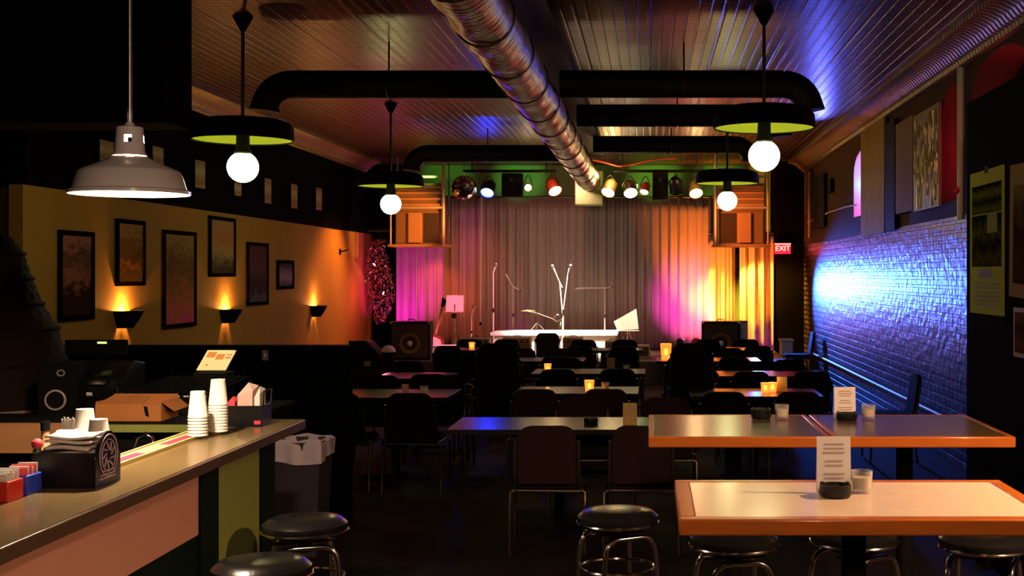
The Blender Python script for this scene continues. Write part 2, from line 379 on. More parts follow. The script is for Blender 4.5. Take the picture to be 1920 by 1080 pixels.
# white enamel shade lamp
def enamel_pendant(label, loc, energy, col):
    x, y, z = loc
    t = thing('enamel_pendant', label, 'pendant lamp', loc)
    k = .225
    link('cord_rod', MB().cyl((0,0,.275), (0,0,CE-z-.03), .009, n=10), steel, t)
    link('canopy', MB().lathe([(.01,-.06),(.05,-.03),(.055,-.003)], 20, (0,0,CE-z)), steel, t)
    sh = [(k,0),(k,.012),(k*.93,.02),(k*.84,.085),(k*.78,.095),(k*.42,.13),(k*.27,.15)]
    link('shade', MB().lathe(sh+[(k*.25,.15),(k*.4,.125),(k*.76,.09),(k*.81,.08),(k*.9,.016),(k*.99,.0)], 56), enamel, t)
    link('socket_neck', MB().lathe([(k*.28,.15),(k*.25,.165),(k*.24,.2)], 24), enamel, t)
    nk = MB()
    for i in range(24):
        a0, a1 = 2*PI*i/24, 2*PI*(i+1)/24
        if i % 6 in (0, 1): continue      # vent slots
        for (r0, z0, r1, z1) in [(k*.24,.2,k*.23,.228)]:
            nk.add([(r0*math.cos(a0), r0*math.sin(a0), z0), (r0*math.cos(a1), r0*math.sin(a1), z0), (r1*math.cos(a1), r1*math.sin(a1), z1), (r1*math.cos(a0), r1*math.sin(a0), z1)], [(0,1,2,3)])
    nk.lathe([(k*.23,.228),(k*.22,.26),(.02,.268),(.012,.28)], 24)
    link('vented_collar', nk, enamel, t)
    link('bulb', MB().sphere((0,0,.055), .032, 16, 10, (1,1,1.2)).cyl((0,0,.09),(0,0,.2), .018, n=12), bulbglow, t)
    light('POINT', 'bulb_light', (x, y, z+.055), energy, col, size=.035)
    return t
enamel_pendant('white enamel shade lamp hanging over the bar', (-2.02, 4.87, 2.11), 1350, (1,.72,.48))

# unseen lamp over the pale table, beyond the picture's right edge
enamel_pendant('white enamel shade lamp over the right end of the pale table', (2.3, 4.0, 2.22), 3300, (1,.56,.31))
globe_pendant('added unseen globe lamp just behind the viewer', (.3, .6), 2.9)  # unseen globe added to brighten the surfaces facing the camera
light('POINT', 'added_rear_light', (.3, .6, 2.74), 230, (1,.6,.42), size=.12)

# ================================================================== LEFT WALL: PRINTS, SCONCES
dkframe = mat('dark_wood_frame', (.008,.005,.004), .7, spec=0)
A = [
 ('tall print of red brown stripes, first from the bar end', 107,172,433,601, [(.02,.01,.008),(.05,.02,.012),(.03,.015,.012),(.3,.11,.07),(.1,.05,.03),(.33,.14,.1)]),
 ('short print fading from dark top to orange foot, above the first wall lamp', 215,268,412,536, [(.7,.24,.04),(.5,.17,.03),(.1,.05,.02),(.14,.09,.03),(.25,.17,.06)]),
 ('tallest print with magenta reflection painted at its foot, between first and second wall lamps', 303,364,433,614, [(.8,.05,.22),(.5,.13,.09),(.3,.13,.05),(.17,.09,.035),(.3,.2,.07)]),  # magenta reflection is painted into the foot of this sheet
 ('print with a dark skyline on yellow, above the second wall lamp', 390,438,407,519, [(.07,.05,.03),(.1,.08,.04),(.3,.24,.08),(.32,.14,.05),(.3,.2,.1)]),
 ('dark purple print right of the second wall lamp', 461,500,455,572, [(.16,.13,.12),(.05,.03,.03),(.11,.05,.05),(.1,.04,.04)]),
 ('smallest dark print with pale squiggle, nearest the stage', 518,548,488,542, [(.06,.03,.03),(.3,.2,.2),(.05,.03,.03)]),
]
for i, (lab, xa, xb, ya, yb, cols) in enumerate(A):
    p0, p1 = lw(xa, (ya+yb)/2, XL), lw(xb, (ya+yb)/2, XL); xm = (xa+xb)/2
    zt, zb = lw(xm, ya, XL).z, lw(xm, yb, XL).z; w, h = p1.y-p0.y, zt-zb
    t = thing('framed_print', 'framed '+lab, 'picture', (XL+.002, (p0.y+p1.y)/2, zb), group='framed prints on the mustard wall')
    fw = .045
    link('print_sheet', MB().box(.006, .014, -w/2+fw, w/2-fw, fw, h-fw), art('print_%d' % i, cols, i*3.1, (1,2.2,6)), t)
    fr = MB().box(0, .03, -w/2, -w/2+fw, 0, h).box(0, .03, w/2-fw, w/2, 0, h).box(0, .03, -w/2+fw, w/2-fw, 0, fw).box(0, .03, -w/2+fw, w/2-fw, h-fw, h)
    link('frame', fr, dkframe, t)
small = [(182,213,260,308),(282,306,272,310),(362,384,298,356),(436,452,340,370),(493,508,332,384),(543,557,343,393),(590,603,350,396)]
NM = ['first','second','third','fourth','fifth','sixth','last']
for i, (xa, xb, ya, yb) in enumerate(small):
    X = XL+.025; p0, p1 = lw(xa, ya, X), lw(xb, ya, X); xm = (xa+xb)/2; zt, zb = lw(xm, ya, X).z, lw(xm, yb, X).z
    w, h = p1.y-p0.y, zt-zb
    t = thing('wall_card', 'small pale framed card on the black upper left wall, %s from the bar' % NM[i], 'picture', (X, (p0.y+p1.y)/2, zb), group='small cards on the black upper wall')
    link('card_sheet', MB().box(0, .012, -w/2+.02, w/2-.02, .02, h-.02), art('card_%d' % i, [(.8,.45,.25),(.4,.25,.1),(.75,.6,.3),(.5,.35,.18)], i*1.7, (1,2,3), .3), t)
    link('frame', MB().box(0,.018,-w/2,-w/2+.02,0,h).box(0,.018,w/2-.02,w/2,0,h).box(0,.018,-w/2+.02,w/2-.02,0,.02).box(0,.018,-w/2+.02,w/2-.02,h-.02,h), dkframe, t)
def sconce(label, xp, yp, e):
    p = lw(xp, yp, XL)
    t = thing('wall_sconce', label, 'wall lamp', (XL+.001, p.y, p.z), group='stepped wall sconces')
    def half(rt, rb, zt, zb): return MB().lathe([(rb,zb),(rt,zt),(rt-.006,zt),(rb-.006,zb)], 20, a0=-PI/2, a1=PI/2)
    link('top_tier', half(.212,.185,.085,.02), black, t); link('middle_tier', half(.18,.152,.02,-.035), black, t); link('bottom_tier', half(.146,.115,-.035,-.09), black, t)
    for (r0, r1, z) in ((.142,.188,.02), (.112,.155,-.035)):
        link('tier_ring', MB().lathe([(r0,z),(r1,z)], 20, a0=-PI/2, a1=PI/2), black, t)
    link('bulb', MB().sphere((.06,0,.03), .022, 14, 8).cyl((.06,0,-.03),(.06,0,.02), .014, n=10).cyl((.003,0,-.02),(.06,0,-.02), .008, n=8), mat('sconce_bulb', (1,.8,.5), .3, emit=(1,.55,.2), estr=40), t)
    light('POINT', 'sconce_light', (XL+.06, p.y, p.z+.055), e, (1,.4,.12), size=.02)
sconce('black stepped wall lamp, largest, below the short orange print', 228, 598, 40)
sconce('black stepped wall lamp below the skyline print', 422, 592, 40)
sconce('black stepped wall lamp nearest the stage', 588, 583, 40)
t = thing('wall_outlet', 'pale switch plate on the black half wall', 'switch', (-2.75, 8.968, 1.22))
link('plate', MB().box(-.022,.022,-.004,.0,-.036,.036), mat('dull_plate', (.25,.19,.16), .6), t, bevel=.002); link('toggle', MB().box(-.006,.006,-.012,-.004,-.012,.012), paper, t)
t = thing('wall_bracket', 'small dark bracket on the mustard wall near the ceiling line', 'bracket', (XL+.001, lw(637,472,XL).y, lw(637,472,XL).z))
link('mount_plate', MB().box(0,.012,-.05,.05,-.05,.05), black, t); link('arm', MB().cyl((.012,0,0),(.14,0,.03), .012, n=10), black, t)

# ================================================================== STAGE GEAR
def star_base(mb, r=.14):
    mb.lathe([(.01,.03),(r*.6,.025),(r,.008),(r,.001),(.01,.001)], 24); return mb
def mic(mb_parent, p, d):
    p, d = Vector(p), Vector(d).normalized()
    m = link('microphone', MB().cyl(p, p+d*.13, .011, .018, n=12), palemetal, mb_parent)
    link('microphone_head', MB().sphere(p+d*.16, .031, 16, 10), steel, m)
def mic_stand(label, x, Y, ytop, lean=0, boom=None, bottom=SF, m=palemetal):
    P = F/Y; X = (x-U0)/P; zt = CZ-(ytop-V0)/P
    t = thing('microphone_stand', label, 'microphone stand', (X, Y, bottom+.001))
    h = zt-bottom
    star = link('base', star_base(MB()), m, t)
    link('pole', MB().tube([(0,0,.02),(0,0,h*.55)], .012, 10), m, t)
    link('upper_pole', MB().tube([(0,0,h*.55),(lean,0,h)], .009, 10), m, t)
    link('clutch', MB().cyl((0,0,h*.53),(0,0,h*.58), .018, n=12), blackplastic, t)
    if boom:
        a, b = Vector(boom[0]), Vector(boom[1]); top = Vector((lean,0,h))
        link('boom_arm', MB().tube([top+a, top, top+b], .009, 10), m, t); mic(t, top+a, a)
        link('counterweight', MB().cyl(top+b*.85, top+b, .018, n=12), blackplastic, t)
    else: mic(t, (lean,0,h), (.35,-.3,1))
    return t
mic_stand('straight microphone stand lit pink left of the drum riser', 925, 21.5, 512)
mic_stand('microphone stand with a short tilted boom behind the pink one', 962, 23.15, 537, boom=((-.06,-.1,.12),(.13,.1,-.09)))
mic_stand('tall microphone stand in the middle, tipped left, greenish', 1055, 21.65, 530, lean=-.05, boom=((-.06,-.04,.14),(.05,.03,-.1)))
mic_stand('tall pink tipped microphone stand leaning right beside the middle one', 1056, 21.3, 515, lean=.08)
mic_stand('microphone stand with a level boom arm, right of the drum riser', 1134, 23.08, 540, boom=((-.36,-.05,.0),(.14,.03,.01)))
mic_stand('thin short stand between the pink table and drum riser', 884, 22.3, 590)
t = thing('hanging_line', 'thin pale cord hanging down before the left of the grey brown curtain', 'cord', (at(901,0,23.55).x, 23.55, .9))
link('cord', MB().cyl((0,0,0),(.02,0,2.42), .012, n=8), conduit, t); link('weight', MB().cyl((0,0,-.06),(0,0,0), .02, n=10), black, t)
# drum riser
t = thing('drum_riser', 'low riser with a bright white top and skirt', 'riser', (-1.66, 22.35, SF+.001))
link('deck', MB().box(-1.12,1.1,-.5,.55,.34,.4), white, t, bevel=.01); link('skirt', MB().box(-1.08,1.06,-.46,.5,0,.338), mat('white_cloth', (.75,.7,.66), .8, bump=.3, bscale=14, stretch=(4,1,.2)), t)
t = thing('cymbal_stand', 'low cymbal stand with a tilted boom on the white riser', 'cymbal stand', (-2.0, 22.25, SF+.402))
for k in range(3):
    a = k*2*PI/3+.4; link('leg', MB().tube([(0,0,.16),(.16*math.cos(a),.16*math.sin(a),.006)], .007, 8), chrome, t)
link('pole', MB().cyl((0,0,.05),(0,0,.36), .009, n=10), chrome, t)
link('boom_arm', MB().tube([(-.16,0,.36),(0,0,.33),(.3,0,.22)], .008, 8), chrome, t)
link('cymbal', MB().lathe([(.004,.012),(.03,.006),(.13,-.01),(.13,-.013),(.03,.002)], 28, (-.16,0,.375)), brass, t)
link('ring_mount', MB().tube([(.36+.06*math.cos(a), 0, .24+.06*math.sin(a)) for a in [i*2*PI/18 for i in range(18)]], .007, 8, closed=True), chrome, t)
link('bell', MB().lathe([(.008,.12),(.03,.06),(.045,0)], 16, (.42,0,.06)), chrome, t)
# tilted white panel on stand
t = thing('sheet_easel', 'tilted white sheet board on a folding stand right of the riser', 'music stand', (-.4, 21.7, SF+.001))
b = MB(); b.prism([(-.52+.0,.62-.0),(-.1,.86),(-.07,.5),(-.46,.45)], 'y', -.012, .012)
link('sheet_board', MB().prism([(-.22,.6),(.17,.82),(.21,.47),(-.16,.45)], 'y', -.012, .012), white, t)
link('board_lip', MB().box(-.17,.22,-.05,.0,.435,.45), white, t)
for k, (a, b_) in enumerate(((-.2,-.14),(.2,-.14),(.02,.2))): link('leg', MB().tube([(.02,.02,.45),(a,b_,.006)], .009, 8), chrome, t)
# music stand at the left
t = thing('music_stand', 'orange pink lit music stand at the left of the stage', 'music stand', (-3.36, 21.6, SF+.001))
link('desk', MB().box(-.15,.15,-.008,.008,0,.28, Matrix.Translation((0,0,.78)) @ Matrix.Rotation(-.25, 4, 'X')), mat('tan_board', (.65,.5,.42), .5), t)
link('ledge', MB().box(-.16,.16,-.06,.01,.765,.78), mat('tan_board', (.65,.5,.42), .5), t)
link('pole', MB().cyl((0,0,.02),(0,0,.9), .011, n=10), chrome, t); link('clip_lamp', MB().box(-.05,.03,-.05,-.015,.66,.74), black, t)
for k in range(3):
    a = k*2*PI/3+.9; link('leg', MB().tube([(0,0,.14),(.22*math.cos(a),.22*math.sin(a),.008)], .008, 8), chrome, t)
# guitar on a stand
t = thing('electric_guitar', 'electric guitar leaning on its stand before the magenta curtain', 'guitar', (-3.82, 21.9, SF+.02), rot=(math.radians(-12), math.radians(12), 0))
bod = []
for i in range(28):
    a = 2*PI*i/28; rr = .15+.035*math.cos(2*a)+.012*math.cos(3*a+.5); bod.append((rr*math.cos(a)*.95, .22+rr*math.sin(a)*1.15))
link('body', MB().prism(bod, 'y', -.022, .022), mat('sunburst_lacquer', (.25,.06,.02), .2, coat=.5), t, bevel=.006)
link('pickguard', MB().prism([(x*.6+.02, .22+(z-.22)*.6) for x, z in bod], 'y', -.027, -.023), paper, t)
link('neck', MB().box(-.024,.024,-.028,-.006,.36,.86), mat('maple', (.5,.28,.12), .35), t, bevel=.004)
link('headstock', MB().prism([(-.03,.86),(.03,.86),(.05,.99),(-.045,1.02)], 'y', -.026,-.01), black, t)
t = thing('guitar_stand', 'chrome guitar stand under the leaning guitar', 'stand', (-3.84, 22.02, SF+.001))
link('upright', MB().tube([(0,.06,.02),(.03,.12,.62)], .01, 8), chrome, t)
for s in (-1, 1): link('leg', MB().tube([(0,.06,.2),(s*.2,.22,.008)], .009, 8), chrome, t)
# pink lit low table of gear
t = thing('gear_table', 'low white table glowing pink right of the left floor speaker', 'table', (-3.45, 21.2, SF+.001))
link('tabletop', MB().box(-.21,.21,-.14,.14,.2,.22), white, t); link('front_panel', MB().box(-.2,.2,-.135,-.12,.0,.198), white, t)
link('rear_panel', MB().box(-.2,.2,.12,.135,0,.198), white, t)
for k, (x, h) in enumerate(((833, 590), (848, 585), (856, 588))):
    t = thing('pole_stand', ['slim upright pole left of the music stand pole','slim bright upright pole under the music stand','slim upright pole at the right side of the music stand'][k], 'stand', (at(x,h,22.0+.2*k).x, 22.0+.2*k, SF+.001), group='slim poles by the music stand')
    link('base', star_base(MB(), .05), chrome, t); link('pole', MB().cyl((0,0,.02),(0,0,at(x,h,22).z-SF), .008, n=8), chrome, t)
# floor speakers
def floor_speaker(label, x, Y, w, h, d, rz):
    t = thing('floor_speaker', label, 'speaker', (x, Y, SF+.001), rz)
    link('cabinet', MB().box(-w/2,w/2,0,d,0,h), blackwood, t, bevel=.012)
    link('baffle', MB().box(-w/2+.035,w/2-.035,-.008,-.001,.035,h-.035), grillecloth, t)
    wf = link('woofer', MB().lathe([(.02,.03),(.06,.035),(.145,.004),(.165,-.002),(.175,.0)], 32, M=Matrix.Translation((0,-.022,h*.43)) @ Matrix.Rotation(PI/2, 4, 'X') @ Matrix.Rotation(PI, 4, 'X')), cone, t)
    link('dust_cap', MB().sphere((0,-.016,h*.43), .045, 16, 10, (1,.35,1)), paper, wf)
    link('handle', MB().tube([(-.06,.15,h),(-.05,.15,h+.035),(.05,.15,h+.035),(.06,.15,h)], .008, 8), blackplastic, t)
    for s in (-1, 1): link('corner_cap', MB().box(s*(w/2-.02)-.022, s*(w/2-.02)+.022, -.006, .03, h-.03, h+.004), steel, t)
floor_speaker('black floor speaker with brown cone at the left of the stage', at(774,0,21).x, 20.75, .66, .63, .4, .04)
floor_speaker('black floor speaker with brown cone at the right of the stage', at(1350,0,21).x, 20.75, .64, .63, .4, -.04)
t = thing('equipment_rack', 'pale grey sided case beside the right floor speaker', 'case', (at(1391,0,21.2).x+.02, 21.1, SF+.001))
link('case_body', MB().box(-.07,.07,0,.3,0,.6), boxblue, t, bevel=.006); link('lid', MB().box(-.072,.072,-.002,.302,.602,.63), darkmetal, t)
# amplifiers along the stage front
def amp(label, xa, xb, ya, Y, m=ampbrown, d=.26):
    p0, p1 = at(xa, ya, Y), at(xb, ya, Y); w, h = p1.x-p0.x, p0.z-SF
    t = thing('stage_amplifier', label, 'amplifier', ((p0.x+p1.x)/2, Y, SF+.001), group='amplifiers along the stage front')
    link('cabinet', MB().box(-w/2,w/2,0,d,0,h), m, t, bevel=.012)
    link('grille', MB().box(-w/2+.02,w/2-.02,-.006,-.001,.02,h*.72), grillecloth, t)
    link('control_panel', MB().box(-w/2+.03,w/2-.03,-.01,-.001,h*.78,h*.92), darkmetal, t)
    for k in range(4): link('knob', MB().cyl((-w*.3+k*w*.2,-.022,h*.85),(-w*.3+k*w*.2,-.01,h*.85), .012, n=10), steel, t)
    link('handle', MB().tube([(-.06,d/2,h),(-.05,d/2,h+.025),(.05,d/2,h+.025),(.06,d/2,h)], .007, 8), blackplastic, t)
amp('brown amplifier beside the pink lit table', 860, 918, 634, 20.7)
amp('brown amplifier before the left end of the white riser', 942, 995, 633, 20.7)
amp('tallest brown amplifier before the middle of the white riser', 1055, 1092, 633, 20.6)
amp('small olive amplifier below the sheet board', 1134, 1163, 640, 20.6)
# orange tinted small combo at the right
t = thing('stage_monitor', 'small orange lit wedge monitor right of the sheet board', 'monitor', (at(1205,0,21.2).x, 21.2, SF+.001))
link('cabinet', MB().prism([(-.14,0),(.14,0),(.12,.22),(-.12,.22)], 'y', 0, .2), mat('tan_tolex', (.5,.32,.2), .6), t, bevel=.01); link('grille', MB().box(-.1,.1,-.006,-.001,.03,.19), grillecloth, t)
# floor lights at the right
for k, (x, lab) in enumerate(((1277, 'short floor light can washing the curtain magenta'), (1306, 'small floor light beside the right floor speaker'))):
    p = at(x, 655, 22.5)
    t = thing('floor_light', lab, 'stage light', (p.x, 22.5, SF+.001), group='floor lights')
    M = Matrix.Translation((0,0,.14)) @ Matrix.Rotation(math.radians(-50), 4, 'X')
    link('can', MB().lathe([(.02,-.1),(.07,-.08),(.085,.1),(.08,.1),(.06,-.06)], 24, M=M), redgel if k else blackplastic, t)
    link('lens', MB().lathe([(.001,.085),(.078,.085)], 24, M=M), mat('lit_pink_lens', (.9,.3,.7), .3, emit=(1,.25,.75), estr=14), t)
    link('yoke', MB().tube([(-.1,0,.14),(-.1,0,.01),(.1,0,.01),(.1,0,.14)], .008, 8), darkmetal, t)

# ================================================================== HANGING LOUDSPEAKERS
def fly(label, xa, xb, side):
    Y = 22.0; p0, p1 = at(xa, 458, Y), at(xb, 458, Y); w = p1.x-p0.x; z0 = p0.z
    t = thing('hanging_platform', label, 'shelf', ((p0.x+p1.x)/2, Y, z0), group='hanging loudspeaker platforms')
    link('shelf_board', MB().box(-w/2-.05,w/2+.05,-.04,.6,-.045,0), wood_ply, t, bevel=.005)
    for sx in (-1, 1):
        link('hanger', MB().cyl((sx*(w/2+.0),-.02,-.045),(sx*(w/2+.0),-.02,CE-z0-.002), .028 if sx == side else .016, n=12), mat('pinkish_pipe', (.6,.45,.35), .4, .3), t)
        link('hanger', MB().cyl((sx*(w/2+.0),.58,-.045),(sx*(w/2+.0),.58,CE-z0-.002), .016, n=12), steel, t)
    link('upper_rail', MB().box(-w/2+.02,w/2-.02,-.05,-.03,.62,.66), mat('pinkish_pipe', (.6,.45,.35), .4, .3), t)
    link('upper_rail', MB().box(-w/2+.02,w/2-.02,-.05,-.03,1.16,1.2), mat('pinkish_pipe', (.6,.45,.35), .4, .3), t)
    s = thing('hanging_loudspeaker', 'brown loudspeaker with a lit orange panel on the %s hanging platform' % ('left' if side > 0 else 'right'), 'speaker', ((p0.x+p1.x)/2, Y+.02, z0+.001), group='hanging loudspeakers')
    hw = w/2-.06
    link('cabinet', MB().box(-hw,hw,.06,.5,0,.58), mat('brown_speaker_ply', (.26,.14,.045), .5, var=.2), s, bevel=.008)
    c = -.06*side
    link('centre_panel', MB().prism([(c-.13,.059),(c-.1,-.0),(c+.1,-.0),(c+.13,.059)], 'z', .03, .55), wood_ply, s)
    link('side_grille', MB().box(min(c+side*.16, side*hw*.95), max(c+side*.16, side*hw*.95), .045, .059, .03, .55), grillecloth, s)
    link('side_panel', MB().box(min(c-side*.16, -side*hw*.95), max(c-side*.16, -side*hw*.95), .045, .059, .03, .55), mat('brown_speaker_ply', (.26,.14,.045), .5, var=.2), s)
    h = thing('horn_speaker', 'slatted horn speaker stacked above the %s hanging loudspeaker' % ('left' if side > 0 else 'right'), 'speaker', ((p0.x+p1.x)/2, Y+.02, z0+.582), group='horn speakers')
    link('horn_box', MB().box(-hw,hw,.1,.5,0,.5), mat('brown_speaker_ply', (.26,.14,.045), .5, var=.2), h, bevel=.008)
    for k in range(4): link('slat', MB().box(-hw,hw,.03,.099,.09+k*.105,.135+k*.105), wood_ply, h, bevel=.006)
fly('plywood platform hung on pipes at the left of the stage', 733, 832, 1)
fly('plywood platform hung on pipes at the right of the stage', 1342, 1440, -1)

# ================================================================== STAGE LIGHTING
def lens_mat(n, c, s): return mat('lit_lens_'+n, (.9,.8,.6), .3, emit=c, estr=s)
WL = lens_mat('warm', (1,.78,.42), 40); BL = lens_mat('blue', (.01,.035,1), 160); GL = lens_mat('green', (.1,1,.35), 18); DL = mat('dark_lens', (.05,.04,.03), .1)
for k, (xa, xb, lab) in enumerate(((868, 1042, 'black lighting bar over the left half of the stage'), (1150, 1322, 'black lighting bar over the right half of the stage'))):
    a, b = at(xa, 321, 20.8), at(xb, 321, 20.8)
    t = thing('lighting_bar', lab, 'lighting bar', ((a.x+b.x)/2, 20.8, a.z)); hw = (b.x-a.x)/2
    link('bar', MB().cyl((-hw,0,0),(hw,0,0), .024, n=12), black, t)
    for s in (-.8, .8): link('hanger', MB().cyl((s*hw,0,0),(s*hw,0,CE-a.z-.002), .012, n=10), darkmetal, t)
def par(label, x, y, d, lens, body, r=.112, ln=.27):
    p = at(x, y, 20.8); d = Vector(d).normalized()
    t = thing('stage_spotlight', label, 'stage light', p, group='cans on the lighting bars')
    q = d.to_track_quat('Z', 'Y').to_matrix().to_4x4()
    link('can', MB().lathe([(.015,-ln*.5),(r*.6,-ln*.46),(r*.85,-ln*.3),(r,-ln*.1),(r,ln*.5),(r*.94,ln*.5),(r*.9,-ln*.05)], 28, M=q), body, t)
    link('rim', MB().tube([q @ Vector((r*1.02*math.cos(a*PI/12), r*1.02*math.sin(a*PI/12), ln*.5)) for a in range(24)], .008, 6, closed=True), body, t)
    link('lens', MB().lathe([(.001,ln*.4+.015),(r*.5,ln*.4+.01),(r*.93,ln*.4)], 24, M=q), lens, t)
    link('yoke', MB().tube([q @ Vector((-r*1.1,0,0)), q @ Vector((-r*1.12,0,0))+Vector((0,0,.05)), Vector((-.03,0,.17)), Vector((0,0,.19)), Vector((.03,0,.17)), q @ Vector((r*1.12,0,0))+Vector((0,0,.05)), q @ Vector((r*1.1,0,0))], .008, 6), darkmetal, t)
    return p, d
par('black can with a blue lens under the left lighting bar', 916, 352, (-.1,-.75,-.75), BL, blackplastic)
par('small brass can between the two black boxes, left bar', 990, 350, (.1,-.9,-.25), WL, brass, .06, .16)
par('red can on the left bar beside the duct plenum', 1036, 348, (.4,-.6,-.75), WL, redgel)
par('brass can on the right bar nearest the duct plenum', 1144, 350, (-.25,-.6,-.75), WL, brass)
par('bright chrome can second from the plenum on the right bar', 1181, 352, (.12,-.75,-.75), WL, chrome)
par('small red can with a green lens on the right bar', 1210, 352, (-.2,-.6,-.8), GL, redgel, .075, .2)
par('black can right of the hanging black box, right bar', 1267, 346, (.1,.5,-.6), DL, blackplastic)
par('brass can at the right end of the right bar', 1303, 352, (.12,-.65,-.75), WL, brass)
for k, (x, lab) in enumerate(((961, 'black box speaker hanging from the left lighting bar'), (1238, 'black box speaker hanging from the right lighting bar'))):
    p = at(x, 375, 20.95)
    t = thing('hanging_monitor', lab, 'speaker', p, group='black boxes on the lighting bars')
    link('cabinet', MB().box(-.17,.17,-.12,.12,.04,.44) if k == 0 else MB().box(-.13,.13,-.12,.12,.0,.5), blackwood, t, bevel=.01)
    link('mount', MB().box(-.03,.03,-.19,-.125,.3,.36), darkmetal, t); link('grille', MB().box(-.12,.12,-.128,-.121,.06,.42) if k else MB().box(-.15,.15,-.128,-.121,.06,.42), black, t)
# mirror ball
p = at(870, 352, 20.4)
t = thing('mirror_ball', 'small mirror ball left of the blue stage light', 'mirror ball', p)
mb = MB(); R = .2
for j in range(1, 15):
    th = PI*j/15; nn = max(4, int(30*math.sin(th)))
    for i in range(nn):
        ph = 2*PI*i/nn; n = Vector((math.sin(th)*math.cos(ph), math.sin(th)*math.sin(ph), math.cos(th)))
        n2 = (n + Vector((random.uniform(-.05,.05), random.uniform(-.05,.05), random.uniform(-.05,.05)))).normalized(); a = n2.cross(Vector((0,0,1))).normalized()*.018; b = n2.cross(a).normalized()*.018
        c = n*R; mb.add([c-a-b, c+a-b, c+a+b, c-a+b], [(0,1,2,3)])
link('core', MB().sphere((0,0,0), R-.004, 24, 14), darkmetal, t); link('mirror_tiles', mb, mat('mirror_tile', (.9,.85,.8), .04, 1), t, smooth=False)
link('hanger', MB().cyl((0,0,R-.01),(0,0,CE-p.z-.002), .005, n=8), darkmetal, t)
# loose cable above the right bar
t = thing('cable', 'red cable sagging above the right lighting bar', 'cable', (0,0,0))
pts = [at(1112,300,20.9), at(1135,305,20.9), at(1160,312,20.9), at(1185,309,20.9), at(1212,302,20.9), at(1240,298,20.9), at(1268,297,20.9)]
link('cord', MB().tube(pts, .016, 8), mat('red_cable', (.5,.06,.03), .4), t)

# exit sign
t = thing('exit_sign', 'lit red EXIT sign on the black wall right of the stage', 'sign', at(1467, 466, 23.28)-Vector((0,.012,0)))
link('housing', MB().box(-.15,.15,-.05,.0,-.1,.1), mat('lit_red_sign', (.6,.01,.02), .4, emit=(1,.02,.05), estr=1.2), t, bevel=.005)
cu = bpy.data.curves.new('lettering', 'FONT'); cu.body = 'EXIT'; cu.size = .135; cu.align_x = 'CENTER'; cu.align_y = 'CENTER'; cu.extrude = .003
o0 = bpy.data.objects.new('tmp', cu); COL.objects.link(o0); bpy.context.view_layer.update(); me = bpy.data.meshes.new_from_object(o0.evaluated_get(bpy.context.evaluated_depsgraph_get())); bpy.data.objects.remove(o0); o = bpy.data.objects.new('lettering', me); COL.objects.link(o); o.parent = t; o.location = (0,-.054,-.002); o.rotation_euler = (PI/2,0,0); me.materials.clear(); me.materials.append(mat('lit_letter', (1,.8,.7), .4, emit=(1,.55,.35), estr=2.2))
link('trim_edge', MB().box(-.15,.15,-.053,-.05,.075,.09), mat('lit_letter', (1,.8,.7), .4, emit=(1,.55,.35), estr=2.2), t)
light('POINT', 'exit_light', (2.5, 23.0, 2.27), 1.5, (1,.03,.1), size=.05)

# tinsel
t = thing('tinsel_garland', 'sparkling tinsel streamers hanging left of the stage', 'tinsel', (-5.0, 23.2, .9))
mb = MB(); rr = random.Random(11)
for k in range(1500):
    z = rr.random()**.8*1.55; wdt = .08+.16*min(1, z/.5)*(1 if z < 1.0 else max(.15, (1.6-z)/.6))
    c = Vector((rr.uniform(-1,1)*wdt + .05*math.sin(z*4), rr.uniform(-.1,.1), z)); l = rr.uniform(.02,.06)
    d = Vector((rr.uniform(-.6,.6), rr.uniform(-.6,.6), rr.uniform(-1,-.2))).normalized()*l; s = d.cross(Vector((rr.uniform(-1,1),rr.uniform(-1,1),.2))).normalized()*.009
    mb.add([c-s, c+s, c+d+s, c+d-s], [(0,1,2,3)])
o = link('streamers', mb, mat('foil_tinsel', (.85,.6,.6), .12, 1), t, smooth=False); o['kind'] = 'stuff'
link('hanger', MB().cyl((.02,0,0),(.02,0,1.7), .01, n=8).box(-.2,.25,-.02,.02,1.68,1.72), darkmetal, t)
# road case + round drum
p = at(700, 0, 20.0)
t = thing('road_case', 'black road case with a bright sloping metal edge below the tinsel', 'case', (p.x, 19.6, .001))
link('case_body', MB().prism([(-.3,0),(.3,0),(.3,.42),(-.02,.74),(-.3,.74)], 'y', 0, .5), blackwood, t, bevel=.008)
link('edge_trim', MB().tube([(-.3,0,.745),(-.02,0,.745),(.3,0,.425)], .016, 8), chrome, t); link('latch', MB().box(-.05,.05,-.015,-.001,.36,.44), steel, t)
p = at(726, 656, 19.3)
t = thing('hand_drum', 'small pale round drum beside the road case', 'drum', (p.x+.02, 19.3, .001))
link('shell', MB().lathe([(.06,0),(.08,.3),(.11,.6)], 24), blackwood, t)
link('drum_head', MB().sphere((0,0,.61), .11, 24, 12, (1,1,.85)), mat('pale_drum_skin', (.75,.55,.42), .5), t)
